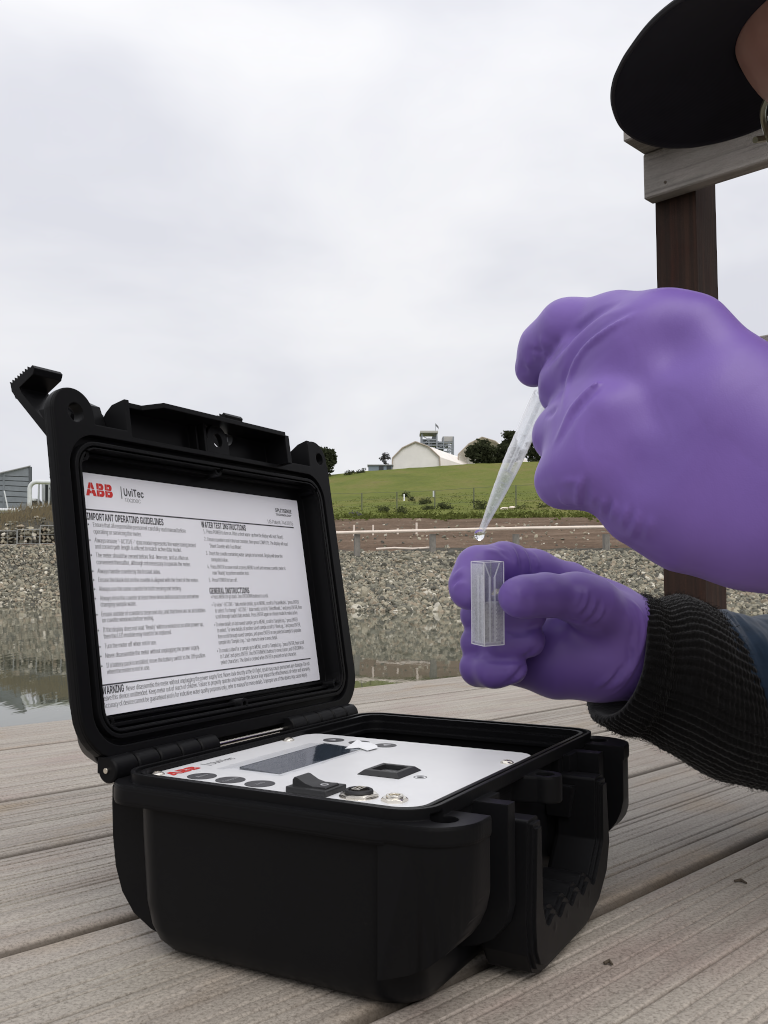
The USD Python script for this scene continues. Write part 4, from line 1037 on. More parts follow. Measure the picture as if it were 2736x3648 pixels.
def relax(V, Fc, it=2, lam=0.5):
    import scipy.sparse as sp
    e = np.vstack([Fc[:, [0, 1]], Fc[:, [1, 2]], Fc[:, [2, 0]]])
    n = len(V)
    A = sp.coo_matrix((np.ones(len(e)), (e[:, 0], e[:, 1])), shape=(n, n)); A = ((A + A.T) > 0).astype(float)
    Dg = sp.diags(1 / np.maximum(np.asarray(A.sum(1)).ravel(), 1))
    L_ = Dg @ A
    for _ in range(it):
        V = V + lam * (L_ @ V - V); V = V - (lam + 0.03) * (L_ @ V - V)
    return V

mm = 0.001
# --- right hand: a fist that pinches the cuvette between thumb and index
rh = Field()
J = lambda px, py, d, r: (at(px, py, d), r * mm)
rh.group(0.004, 0.001, [J(2020, 2078, .556, 12.5), J(1905, 2034, .548, 11.3), J(1795, 2012, .536, 11.9), J(1704, 2026, .526, 11.6), J(1674, 2088, .520, 10.4), J(1672, 2106, .518, 9.6)])
rh.group(0.004, 0.0026, [J(1940, 2195, .585, 12), J(1720, 2190, .560, 10.8), J(1712, 2190, .545, 10.2), J(1800, 2190, .527, 10.4), J(1882, 2188, .523, 10.2)])
rh.group(0.004, 0.0026, [J(1940, 2290, .583, 12), J(1715, 2290, .558, 10.4), J(1708, 2290, .542, 9.4), J(1800, 2290, .524, 9.8), J(1882, 2282, .520, 9.4)])
rh.group(0.004, 0.0026, [J(1910, 2370, .575, 11), J(1718, 2380, .555, 9.8), J(1706, 2378, .540, 9.6), J(1760, 2384, .525, 9.2), J(1822, 2380, .519, 8.8)])
palm = [[J(2030, 2080, .560, 13), J(2160, 2172, .553, 15.5), J(2300, 2255, .548, 17.5)],
        [J(1965, 2210, .572, 14), J(2180, 2270, .555, 20), J(2320, 2310, .55, 19)],
        [J(1950, 2300, .570, 14), J(2190, 2330, .556, 19), J(2310, 2350, .55, 18)],
        [J(1830, 2372, .553, 11.5), J(1980, 2384, .546, 15.5), J(2110, 2384, .544, 16.5), J(2215, 2375, .548, 17)],
        [J(1900, 2290, .548, 13), J(2010, 2310, .541, 17), J(2150, 2320, .541, 19)]]
rh.group(0.016, 0.003, *palm)
rh.group(0.012, 0.0085, [J(2205, 2225, .538, 18.5), J(2105, 2150, .519, 14.2), J(2050, 2128, .512, 12.4), J(1940, 2120, .502, 10.6), J(1862, 2126, .4955, 10.0), J(1840, 2128, .494, 8.9)])
# folds of the glove
for pix, amp, w in (
    ([(1765, 1966), (1800, 1972), (1822, 1990), (1838, 2004)], -0.00165, 0.00152), ([(1700, 1965), (1745, 1962), (1790, 1972), (1815, 1990)], 0.00090, 0.00190),
    ([(1740, 1938), (1796, 1952), (1830, 1985), (1822, 2030)], -0.00120, 0.00133),
    ([(1855, 1945), (1885, 1975), (1900, 2030), (1908, 2050)], -0.00180, 0.00143), ([(1838, 1935), (1868, 1968), (1885, 2020), (1888, 2052)], 0.00165, 0.00171),
    ([(1880, 1955), (1905, 1985), (1920, 2040)], 0.00150, 0.00161), ([(1820, 1935), (1850, 1970), (1862, 2015), (1850, 2060)], -0.00180, 0.00152), ([(1805, 1936), (1832, 1972), (1842, 2015)], 0.00120, 0.00152),
    ([(1612, 2065), (1640, 2035), (1665, 2020)], 0.00120, 0.00152), ([(1606, 2095), (1632, 2060), (1650, 2050)], -0.00135, 0.00133), ([(1612, 2105), (1640, 2078), (1660, 2070)], 0.00120, 0.00133),
    ([(1840, 2095), (1856, 2130), (1850, 2160)], 0.00060, 0.00171),
    # lines where the curled fingers press together
    ([(1790, 2248), (1820, 2254), (1860, 2254), (1892, 2242), (1918, 2205)], -0.0030, 0.0016), ([(1676, 2322), (1735, 2350), (1800, 2352), (1852, 2351), (1892, 2325), (1926, 2285)], -0.0030, 0.0016), ([(1798, 2440), (1850, 2398), (1884, 2336)], -0.0028, 0.0016),
    # stretch creases over the base of the thumb
    ([(2068, 2090), (2066, 2120), (2052, 2152), (2040, 2160)], 0.00090, 0.00123), ([(2092, 2085), (2090, 2130), (2066, 2178), (2045, 2190)], 0.00105, 0.00133), ([(2110, 2105), (2103, 2145), (2078, 2188), (2055, 2205)], -0.00105, 0.00120),
    ([(2125, 2112), (2116, 2155), (2090, 2200), (2062, 2215)], 0.00105, 0.00133), ([(2140, 2120), (2132, 2168), (2104, 2208), (2070, 2224)], -0.00090, 0.00120), ([(2156, 2128), (2146, 2178), (2116, 2216), (2085, 2232)], 0.00090, 0.00133),
    ([(2022, 2205), (2060, 2222), (2100, 2222)], 0.00075, 0.00133), ([(2010, 2190), (2040, 2210), (2070, 2212)], -0.00075, 0.00120),
    # rolled bead and loose folds near the cuff
    ([(2215, 2124), (2262, 2152), (2287, 2195), (2293, 2245), (2285, 2300), (2268, 2350), (2235, 2415), (2190, 2468), (2142, 2484)], 0.00240, 0.00152),
    ([(2222, 2160), (2240, 2230), (2238, 2290)], 0.00105, 0.00209), ([(2250, 2170), (2270, 2240), (2262, 2320), (2235, 2390)], 0.00135, 0.00190), ([(2228, 2290), (2246, 2330), (2236, 2380)], -0.00120, 0.00190),
    ([(2246, 2360), (2215, 2420), (2165, 2465)], 0.00180, 0.00190), ([(2236, 2345), (2200, 2405), (2140, 2455)], -0.00150, 0.00171), ([(2200, 2380), (2150, 2432), (2100, 2458)], 0.00120, 0.00190)):
    rh.crease(pix, amp, w)
# --- left hand, nearer the lens: back of the hand, fingers curled round the dropper
lh = Field()
lh.group(0.005, 0.0015, [J(2370, 1180, .392, 14.5), J(2200, 1152, .410, 12.6), J(2024, 1174, .426, 12.8), J(1946, 1242, .438, 11.6), J(1902, 1312, .445, 9.0)])
lh.group(0.006, 0.003, [J(2290, 1290, .388, 15), J(2080, 1290, .414, 11.6), J(2010, 1360, .424, 10.0), J(1990, 1410, .430, 8.6)])
lh.group(0.006, 0.0045, [J(2210, 1480, .385, 15), J(2080, 1510, .402, 12), J(1996, 1552, .415, 10.8), J(2010, 1590, .43, 9)])
lh.group(0.006, 0.006, [J(2160, 1660, .384, 14), J(2060, 1690, .394, 12.2), J(2006, 1712, .402, 10.6), J(2050, 1740, .42, 9.5)])
lp = [[J(2400, 1180, .390, 14.4), J(2470, 1185, .385, 14.0), J(2640, 1408, .380, 19), J(2800, 1605, .378, 26)],
      [J(2300, 1330, .388, 15.5), J(2520, 1450, .380, 22), J(2800, 1640, .378, 30)],
      [J(2220, 1500, .386, 15.5), J(2500, 1610, .380, 22), J(2800, 1740, .378, 30)],
      [J(2160, 1690, .386, 13.2), J(2290, 1790, .384, 16.5), J(2450, 1850, .382, 20.5), J(2640, 1885, .379, 22.5), J(2800, 1905, .378, 24)],
      [J(2200, 1600, .395, 14), J(2400, 1700, .39, 22)],
      [J(2260, 1290, .396, 14), J(2120, 1400, .409, 11.5), J(2050, 1470, .416, 10)],
      [J(2300, 1225, .392, 14.5), J(2190, 1210, .406, 12)], [J(2170, 1570, .386, 14), J(2085, 1602, .397, 12)]]
lh.group(0.02, 0.008, *lp)
lh.group(0.01, 0.004, [J(2420, 1500, .425, 15), J(2220, 1400, .462, 12), J(2060, 1330, .472, 10), J(1975, 1320, .474, 8.5)])   # thumb behind
for p in ((2455, 1150), (2290, 1290), (2200, 1410), (2190, 1600)):
    pass
def fold(f, pix, amp, w, off):
    """A tight fold of the glove: a thin ridge with a groove beside it."""
    f.crease(pix, amp, w)
    f.crease(pix, -amp * 0.75, w * 1.25, off=off)
A_FOLD = [(2300, 1100), (2225, 1132), (2150, 1180), (2090, 1232), (2046, 1296), (2016, 1390), (2002, 1480)]
B_FOLD = [(2250, 1262), (2180, 1312), (2100, 1384), (2032, 1465), (1992, 1545), (1962, 1604)]
fold(lh, A_FOLD, 0.0026, 0.0016, 15); fold(lh, B_FOLD, 0.0024, 0.0016, -14)
fold(lh, [(2330, 1155), (2240, 1200), (2150, 1262), (2085, 1330)], 0.0009, 0.0016, 12)
lh.crease([(2215, 1078), (2137, 1069 + 42), (2060, 1172), (1984, 1254), (1934, 1322)], -0.0042, 0.0021)            # index against middle finger
lh.crease([(2240, 1090), (2165, 1120), (2085, 1180), (2010, 1262), (1960, 1335)], 0.0011, 0.0018)
lh.crease([(1985, 1450), (1965, 1470), (1940, 1480)], -0.0018, 0.0016)
for pix, amp, w in (
    ([(1893, 1218), (1908, 1255), (1912, 1300)], 0.0012, 0.0012), ([(1958, 1208), (1938, 1262), (1950, 1296)], 0.0012, 0.0012), ([(1856, 1268), (1886, 1298), (1880, 1345)], 0.0012, 0.0012),
    ([(1868, 1236), (1915, 1250), (1962, 1238)], -0.0011, 0.0012), ([(1850, 1300), (1872, 1318), (1905, 1312)], -0.0010, 0.0012), ([(1925, 1190), (1935, 1215), (1928, 1245)], 0.0009, 0.0012), ([(1990, 1200), (1975, 1240)], -0.0008, 0.0013),
    ([(2080, 1688), (2062, 1740), (2058, 1790), (2072, 1818)], 0.0020, 0.0015), ([(2100, 1695), (2080, 1745), (2076, 1800)], -0.0016, 0.0015),
    ([(2000, 1742), (2006, 1785), (2044, 1802)], 0.0011, 0.0013), ([(1985, 1722), (2030, 1716), (2070, 1706)], 0.0007, 0.0014), ([(2152, 1762), (2150, 1812), (2138, 1848)], 0.0015, 0.0014), ([(2187, 1778), (2182, 1830), (2172, 1862)], 0.0014, 0.0015),
    ([(2168, 1768), (2165, 1820), (2156, 1856)], -0.0014, 0.0014), ([(2272, 1810), (2262, 1870), (2243, 1926)], 0.0014, 0.0018), ([(2330, 1828), (2310, 1885), (2300, 1932)], 0.0010, 0.0018), ([(2232, 1788), (2222, 1850), (2210, 1892)], 0.0010, 0.0016), ([(2252, 1800), (2243, 1855), (2228, 1905)], -0.0010, 0.0016),
    ([(2120, 1740), (2112, 1790), (2112, 1830)], 0.0010, 0.0014)):
    lh.crease(pix, amp, w)
# broad hollows between the knuckles, low rises over them
for pix, amp, w in (([(2360, 1235), (2285, 1250), (2215, 1290)], -0.0048, 0.013), ([(2300, 1455), (2230, 1485), (2170, 1520)], -0.0044, 0.013), ([(2240, 1640), (2180, 1665)], -0.0028, 0.012),
                    ([(2330, 1375), (2240, 1395), (2160, 1430)], 0.0016, 0.012), ([(2260, 1565), (2180, 1590)], 0.0014, 0.012)):
    lh.mark([lh.hit(*p) for p in pix], amp, w)
def hand_mesh(f, h):
    pts = []
    for _, _, chs in f.groups:
        for ch in chs:
            for p, r in ch:
                pts += [p - r - 0.006, p + r + 0.006]
    pts = np.array(pts)
    V, Fc = surface_net(f, pts.min(0), pts.max(0), h)
    return relax(V, Fc, 1), Fc
# ------------------------------------------------------------------ the person
person = thing("person", "person in black cap, navy jacket and purple gloves leaning over the open case", "person", loc=(0.30, 0.5, 0))
part("glove", hand_mesh(rh, 0.0010), "nitrile", person, smooth=True, label="purple nitrile glove pinching the small clear cuvette")
part("glove", hand_mesh(lh, 0.0011), "nitrile", person, smooth=True, label="purple nitrile glove holding the dropper, back of the hand to the viewer")
# body under the clothes: head, neck, trunk, arms to the wrists and bent legs, one surface
HP = math.radians(22)
HB, HY, HU = np.array([-math.cos(HP), 0, -math.sin(HP)]), np.array([0, 1.0, 0]), np.array([-math.sin(HP), 0, math.cos(HP)])   # face, left, crown
F0 = at(2644, 99, 0.46)
HEAD = F0 - HB * 0.0985 - HU * 0.030
HM = np.stack([-HB, HY, HU])
def hd(x, y, z): return HEAD + np.array([x, y, z], float) @ HM
bodyf = Field()
def W_(x, y, z): return np.array([x, y, z], float)
SHL, SHR = W_(0.54, 0.30, 0.31), W_(0.55, 0.64, 0.31)
ELL, ELR = W_(0.46, 0.375, 0.105), W_(0.47, 0.60, 0.075)
WRL, WRR = at(2840, 1745, .378), at(2330, 2350, .552)
bodyf.group(0.025, 0.02, ("ell", hd(0.0, 0, 0.026), (0.0975, 0.078, 0.079), HM.T), ("ell", hd(-0.022, 0, -0.055), (0.055, 0.058, 0.065), HM.T),
            ("ell", hd(-0.066, 0, -0.088), (0.022, 0.028, 0.02), HM.T))
bodyf.group(0.006, 0.006, [(hd(-0.086, 0, -0.004), 0.007), (hd(-0.099, 0, -0.036), 0.011)], [(hd(-0.090, -0.012, -0.038), 0.008), (hd(-0.090, 0.012, -0.038), 0.008)],
            [(hd(-0.078, -0.02, -0.066), 0.007), (hd(-0.083, 0, -0.068), 0.008), (hd(-0.078, 0.02, -0.066), 0.007)],
            ("ell", hd(0.01, -0.078, -0.012), (0.02, 0.008, 0.032), HM.T), ("ell", hd(0.01, 0.078, -0.012), (0.02, 0.008, 0.032), HM.T))
bodyf.group(0.03, 0.03, [(hd(0.035, 0, -0.05), 0.056), (W_(0.53, 0.47, 0.34), 0.062)])
bodyf.group(0.06, 0.05, [(W_(0.57, 0.37, 0.31), 0.10), (W_(0.80, 0.42, 0.34), 0.11), (W_(1.02, 0.43, 0.36), 0.12)], [(W_(0.57, 0.57, 0.31), 0.10), (W_(0.80, 0.58, 0.34), 0.11), (W_(1.02, 0.57, 0.36), 0.12)])
bodyf.group(0.01, 0.03, [(SHL, 0.062), (ELL, 0.046), (WRL, 0.028)], [(SHR, 0.062), (ELR, 0.044), (at(2420, 2380, .555), 0.028), (WRR, 0.026)])
bodyf.group(0.01, 0.03, [(W_(1.06, 0.40, 0.33), 0.095), (W_(0.86, 0.37, 0.075), 0.062), (W_(1.28, 0.39, 0.055), 0.042), (W_(1.36, 0.39, 0.05), 0.035)],
            [(W_(1.06, 0.60, 0.33), 0.095), (W_(0.86, 0.63, 0.075), 0.062), (W_(1.28, 0.61, 0.055), 0.042), (W_(1.36, 0.61, 0.05), 0.035)])
V, Fc = surface_net(bodyf, (0.08, 0.2, 0.0), (1.45, 0.82, 0.55), 0.006)
part("body", (relax(V, Fc, 3), Fc), "skin", person, smooth=True)
# jacket: trunk and upper arms as one shell; it meets the sleeve tubes near the elbows
jf = Field()
jf.group(0.06, 0.05, [(W_(0.57, 0.37, 0.31), 0.122), (W_(0.80, 0.42, 0.34), 0.13), (W_(0.98, 0.43, 0.36), 0.138)], [(W_(0.57, 0.57, 0.31), 0.122), (W_(0.80, 0.58, 0.34), 0.13), (W_(0.98, 0.57, 0.36), 0.138)])
jf.group(0.01, 0.03, [(SHL, 0.085), (ELL, 0.066)], [(SHR, 0.085), (ELR + W_(0.01, 0, 0.03), 0.068)])
jf.group(0.01, 0.02, [(W_(0.47, 0.47, 0.345), 0.068), (W_(0.53, 0.47, 0.34), 0.085)])
V, Fc = surface_net(jf, (0.3, 0.18, -0.02), (1.2, 0.84, 0.56), 0.009)
part("jacket", (relax(V, Fc, 3), Fc), "jacket_navy", person, smooth=True)
tf = Field()
tf.group(0.01, 0.03, [(W_(1.06, 0.40, 0.33), 0.118), (W_(0.86, 0.37, 0.085), 0.080), (W_(1.26, 0.39, 0.07), 0.062)], [(W_(1.06, 0.60, 0.33), 0.118), (W_(0.86, 0.63, 0.085), 0.080), (W_(1.26, 0.61, 0.07), 0.062)])
tf.group(0.01, 0.05, [(W_(1.0, 0.43, 0.37), 0.115), (W_(1.0, 0.57, 0.37), 0.115)])
V, Fc = surface_net(tf, (0.72, 0.2, -0.02), (1.4, 0.82, 0.55), 0.010)
part("trousers", (relax(V, Fc, 3), Fc), "trousers", person, smooth=True)

# sleeves as lofted rings: (top pixel, bottom pixel, depth, half depth)
def sleeve_rings(secs, n=72, per=14, seed=1, wr=0.0, shear=None):
    secs = [(np.array(t, float), np.array(b, float), d, h) for t, b, d, h in secs]
    out = []
    K = (len(secs) - 1) * per + 1
    from scipy.interpolate import PchipInterpolator
    x = np.arange(len(secs))
    T = PchipInterpolator(x, np.array([at(*s[0], s[2]) for s in secs])); B = PchipInterpolator(x, np.array([at(*s[1], s[2]) for s in secs]))
    Hh = PchipInterpolator(x, np.array([s[3] for s in secs]))
    a = np.arange(n) / n * 2 * np.pi
    for k in range(K):
        s = k / per
        t, b, h = T(s), B(s), float(Hh(s))
        c = (t + b) / 2; up = (t - b) / 2
        dpt = np.array([0.05, 1.0, 0.0]); dpt -= up * (dpt @ up) / (up @ up); dpt /= np.linalg.norm(dpt)
        ca, sa = np.cos(a), np.sin(a)
        sq = lambda q: np.sign(q) * np.abs(q) ** 0.92
        R = c + sq(ca)[:, None] * up - sq(sa)[:, None] * dpt * h
        if shear is not None:
            R = R + np.interp(s, x, shear) * np.where(sa > 0, sa, 0.3 * sa)[:, None] * np.array([1.0, 0.0, -0.25])
        if wr:
            nn = (R - c) / np.linalg.norm(R - c, axis=1, keepdims=True)
            f = meshkit.fbm(np.stack([np.full(n, s * 1.6), np.cos(a) * 1.3, np.sin(a) * 1.3], -1) + seed, 3, seed) - 0.5
            R = R + nn * (f * wr)[:, None]
        out.append(R)
    return out
secs_cuff = [((2232, 2118), (2116, 2562), .552, .037), ((2290, 2122), (2196, 2603), .553, .041), ((2338, 2140), (2258, 2616), .554, .040), ((2424, 2120), (2372, 2672), .555, .045), ((2525, 2160), (2545, 2765), .556, .048), ((2575, 2200), (2705, 2795), .557, .047)]
rings = sleeve_rings(secs_cuff, n=220, per=22, seed=4, wr=0.004, shear=[0.013, 0.010, 0.006, 0.002, 0, 0])
# knit ribs run along the sleeve
nr = len(rings[0]); ang = np.arange(nr) / nr * 2 * np.pi
kn = []
for i, R in enumerate(rings):
    c = R.mean(0); nn = (R - c) / np.linalg.norm(R - c, axis=1, keepdims=True)
    rib = np.sin(ang * 55 + 0.6 * math.sin(i * 0.09)) * 0.0008 + 0.0004 * np.sin(i * 2.1 + ang * 7)
    kn.append(R + nn * rib[:, None])
# turn the opening inwards so that the cuff has a thickness and a dark inside
first = rings[0]; c0 = first.mean(0)
inner = []
for k, (shr, mv) in enumerate(((0.05, 62), (0.5, 60), (0.72, 40), (0.82, 14), (0.85, 6), (0.875, 2), (0.915, 0))):
    R = rings[mv]; c = R.mean(0)
    inner.append(c + (R - c) * shr)
lipring = c0 + (first - c0) * 0.965 + (rings[0].mean(0) - rings[1].mean(0)) * 0.9
kn_all = inner + [lipring] + kn
cuff_mesh = loft(kn_all, caps=False)
part("knit_cuff", cuff_mesh, "knit_black", person, smooth=True)
# loose wool fibres standing off the knit
fz = []
rgf = np.random.default_rng(3)
pts, cnts = [], []
for k in range(5200):
    i, j = rgf.integers(0, len(kn) - 1), rgf.integers(0, nr)
    p = kn[i][j]; c = kn[i].mean(0); nn = (p - c) / np.linalg.norm(p - c)
    t = rgf.normal(size=3); t -= nn * (t @ nn); t /= np.linalg.norm(t)
    L = rgf.uniform(0.0012, 0.0034)
    a = p + (kn[i + 1][j] - p) * rgf.random()
    pts += [a, a + nn * L * 0.6 + t * L * 0.3, a + nn * L * 0.75 + t * L * 0.9]; cnts.append(3)
curv = UsdGeom.BasisCurves.Define(stage, person + "/wool_fibres")
base = LOC[person]
curv.CreateTypeAttr("linear"); curv.CreateCurveVertexCountsAttr(Vt.IntArray(cnts))
curv.CreatePointsAttr(Vt.Vec3fArray.FromNumpy((np.array(pts) - base).astype(np.float32)))
curv.CreateWidthsAttr(Vt.FloatArray([0.00013])); curv.SetWidthsInterpolation("constant")
UsdShade.MaterialBindingAPI.Apply(curv.GetPrim()).Bind(UsdShade.Material.Get(stage, "/World/Looks/wool_fuzz"))
tag(curv, kind="stuff")
secs_slv = [((2520, 2166), (2600, 2762), .5565, .043), ((2575, 2176), (2690, 2790), .558, .047), ((2640, 2184), (2740, 2806), .560, .050), ((2736, 2203), (2850, 2820), .565, .052), ((2950, 2220), (3010, 2850), .585, .055), ((3180, 2180), (3200, 2760), .61, .06)]
part("sleeve", loft(sleeve_rings(secs_slv, n=90, per=14, seed=8, wr=0.009)), "jacket_navy", person, smooth=True)
secs_l = [((2905, 1480), (2890, 2010), .377, .034), ((3000, 1480), (2980, 2090), .38, .042), ((3200, 1500), (3120, 2230), .385, .046), ((3500, 1560), (3350, 2420), .40, .05), ((3700, 1640), (3500, 2500), .40, .05)]
part("knit_cuff", loft(sleeve_rings(secs_l[:3], n=90, per=14, seed=9, wr=0.004), caps=False), "knit_black", person, smooth=True)
part("sleeve", loft(sleeve_rings(secs_l[2:], n=90, per=14, seed=10, wr=0.006)), "jacket_navy", person, smooth=True)

# cap: curved brim, seen from below, and crown; all in the head's own axes
to_w = lambda P: HEAD + np.asarray(P, float) @ HM
DROOP = 2.0
def on_brim(px, py):
    r = ray(px, py)
    t = np.linspace(0.30, 0.75, 4000)
    P = (np.array([0, 0, HC]) + t[:, None] * r - HEAD) @ HM.T
    f = P[:, 2] - (0.030 - DROOP * P[:, 1] ** 2)
    k = np.nonzero((f[:-1] < 0) != (f[1:] < 0))[0]
    k = k[np.argmin(np.abs(P[k, 1]) + 3 * np.abs(P[k, 0] + 0.13))]
    return P[k, :2]
edge = [(2264, 174), (2232, 222), (2209, 268), (2196, 312), (2192, 345), (2194, 376), (2200, 402), (2210, 430), (2226, 458), (2250, 480), (2280, 499), (2315, 512), (2349, 521), (2392, 526), (2438, 526), (2480, 523), (2523, 516), (2597, 499), (2672, 475), (2736, 448)]
E2 = np.array([on_brim(*p) for p in edge])
n0 = E2[0]
near_side = np.array([[n0[0] + 0.001, n0[1] - 0.022], [n0[0] + 0.008, n0[1] - 0.046], [n0[0] + 0.024, -0.066], [n0[0] + 0.045, -0.078], [n0[0] + 0.075, -0.085], [-0.045, -0.086], [-0.015, -0.082]])[::-1]
far_side = np.array([[E2[-1][0] + 0.02, 0.083], [-0.01, 0.080]])
OUT = np.vstack([near_side, E2, far_side])
Lc = np.concatenate([[0], np.cumsum(np.linalg.norm(np.diff(OUT, axis=0), axis=1))])
from scipy.interpolate import PchipInterpolator as PCH
ss = np.linspace(0, Lc[-1], 140)
OUTs = np.stack([PCH(Lc, OUT[:, 0])(ss), PCH(Lc, OUT[:, 1])(ss)], 1)
th = np.linspace(-1.6, 1.6, 140)
INN = np.stack([-0.0985 * np.cos(th), 0.079 * np.sin(th)], 1)
def brim3(q, dz=0.0):
    return np.column_stack([q, 0.030 - DROOP * q[:, 1] ** 2 + dz])
under = np.array([brim3(INN * (1 - t) + OUTs * t) for t in np.linspace(0, 1, 15)])
over = under + [0, 0, 0.0028]
outd = OUTs - INN; outd /= np.linalg.norm(outd, axis=1, keepdims=True)
e1 = (under[-1] + over[-1]) / 2 + np.column_stack([outd * 0.0013, np.zeros(140)])
strip = np.concatenate([under, e1[None], over[::-1]])
bv, bf = grid(np.transpose(strip, (1, 0, 2)))
cap = part("cap", (to_w(bv), bf), "cap_cloth", person, smooth=50)
dome_r = []
th2 = np.arange(64) / 64 * 2 * np.pi
for k in range(14):
    a = k / 13 * math.pi / 2
    r_ = math.cos(a) ** 0.8 if k < 13 else 0.02
    y = 0.0835 * r_ * np.sin(th2)
    dome_r.append(to_w(np.stack([0.012 + 0.1115 * r_ * np.cos(th2), y, 0.031 - DROOP * y ** 2 * max(1 - k / 6, 0) + 0.095 * math.sin(a)], 1)))
part("crown", loft(dome_r, caps=True), "cap_cloth", cap, smooth=50)
part("cap_button", trimesh.creation.icosphere(2, 0.007).apply_translation(hd(0.012, 0, 0.128)), "cap_cloth", cap)
for k in range(6):                                                       # seams of the crown
    t0 = k * math.pi / 3 + 0.2
    part("seam", tube([hd(0.012 + 0.1125 * math.cos(a) ** 0.8 * math.cos(t0), 0.0838 * math.cos(a) ** 0.8 * math.sin(t0), 0.031 + 0.0965 * math.sin(a)) for a in np.linspace(0.3, 1.5, 12)], 0.0009, 6), "cap_cloth", cap)
part("brim_binding", tube(to_w(brim3(OUTs, 0.0014)) + 0.0008 * np.column_stack([outd, np.zeros(140)]) @ HM, 0.0013, 6, caps=False), "cap_edge", cap)
# hair at the back and sides, under the cap
hp = []
for k in range(7):
    tt = np.linspace(-1.9, 1.9, 40)
    hp.append(to_w(np.stack([0.018 + (0.103 - k * 0.003) * np.cos(tt), (0.082 - k * 0.002) * np.sin(tt), np.full(40, 0.03 - k * 0.016)], 1)))
part("hair", grid(np.transpose(np.array(hp), (1, 0, 2))), "hair_brown", person, smooth=True)
# eyes and glasses
for sgn in (-1, 1):
    part("eye", trimesh.creation.icosphere(3, 0.0125).apply_translation(hd(-0.068, sgn * 0.031, -0.012)), "label_white", person, smooth=True)
    part("iris", trimesh.creation.icosphere(2, 0.006).apply_scale([0.4, 1, 1]).apply_translation(hd(-0.0795, sgn * 0.031, -0.014)), "hair_brown", person, smooth=True)
def loop(cy, w, h, x0):
    t2 = np.linspace(0, 2 * np.pi, 40)
    sg = lambda q: np.sign(q) * np.abs(q) ** 0.7
    y = cy + w * sg(np.cos(t2))
    return to_w(np.stack([-x0 + 3.2 * y ** 2, y, -0.017 + h * sg(np.sin(t2))], 1))
gfr = []
for sgn in (-1, 1):
    gfr.append(tube(loop(sgn * 0.035, 0.028, 0.0205, 0.0855), 0.0016, 8, caps=False))
    gfr.append(tube([hd(-0.080, sgn * 0.063, -0.006), hd(-0.055, sgn * 0.077, -0.006), hd(0.02, sgn * 0.083, -0.008), hd(0.04, sgn * 0.082, -0.020)], 0.0019, 8))
gfr.append(tube([hd(-0.0855, -0.008, -0.008), hd(-0.087, 0, -0.005), hd(-0.0855, 0.008, -0.008)], 0.0019, 8))
glasses = part("glasses", join(gfr), "glasses_frame", person, smooth=40)
for sgn in (-1, 1):
    lp_ = loop(sgn * 0.035, 0.027, 0.0195, 0.085)
    part("lens", (np.vstack([lp_[:-1], lp_[:-1].mean(0)]), np.array([[k, (k + 1) % 39, 39] for k in range(39)])), "glasses_lens", glasses, smooth=True)

# ------------------------------------------------------------------ cuvette
DC = 0.5035
c_bot, c_top = at(1738.0, 2294, DC), at(1736.0, 2001, DC)
axis_c = c_top - c_bot; LC_ = np.linalg.norm(axis_c); az_ = axis_c / LC_
yaw_c = math.radians(27)
ax_ = np.array([math.cos(yaw_c), math.sin(yaw_c), 0.0]); ax_ -= az_ * (ax_ @ az_); ax_ /= np.linalg.norm(ax_)
ay_ = np.cross(az_, ax_)
cuv = thing("cuvette", "small square clear plastic cuvette with frosted sides held by thumb and finger", "cuvette", loc=c_bot)
cv3 = lambda m: mapped(m, c_bot, ax_, ay_, az_, 0.001)          # local mm; -y face looks to the lens, -x face to the left
Hc = LC_ * 1000
wid, tk = 6.25, 1.2
part("clear_side", cv3(bx(-wid, wid, -wid, -wid + tk, 0.0, Hc)), "cuvette_clear", cuv, smooth=False)
part("clear_side", cv3(bx(-wid, wid, wid - tk, wid, 0.0, Hc)), "cuvette_clear", cuv, smooth=False)
part("frosted_side", cv3(bx(-wid, -wid + tk, -wid + tk + 0.02, wid - tk - 0.02, 0.0, Hc)), "cuvette_clear", cuv, smooth=False)
part("frosted_side", cv3(bx(wid - tk, wid, -wid + tk + 0.02, wid - tk - 0.02, 0.0, Hc)), "cuvette_clear", cuv, smooth=False)
sheet_ = lambda x0, x1, y, z0, z1: (np.array([[x0, y, z0], [x1, y, z0], [x1, y, z1], [x0, y, z1]], float), np.array([[0, 1, 2], [0, 2, 3]]))
part("frosting", cv3(sheet_(-wid + 0.3, wid - 0.3, -wid - 0.03, 1.2, Hc * 0.53)), "cuvette_frosted", cuv, smooth=False)
part("frosting", cv3(sheet_(-wid + 0.3, wid - 0.3, wid + 0.03, 1.2, Hc - 1)), "cuvette_frosted", cuv, smooth=False)
lf_ = (np.array([[-wid - 0.03, wid - 0.3, 1.2], [-wid - 0.03, -wid + 0.3, 1.2], [-wid - 0.03, -wid + 0.3, Hc - 1], [-wid - 0.03, wid - 0.3, Hc - 1]], float), np.array([[0, 1, 2], [0, 2, 3]]))
part("frosting", cv3(lf_), "cuvette_frosted", cuv, smooth=False)
part("base", cv3(bx(-wid + tk + 0.02, wid - tk - 0.02, -wid + tk + 0.02, wid - tk - 0.02, 0.0, 1.6)), "cuvette_frosted", cuv, smooth=False)
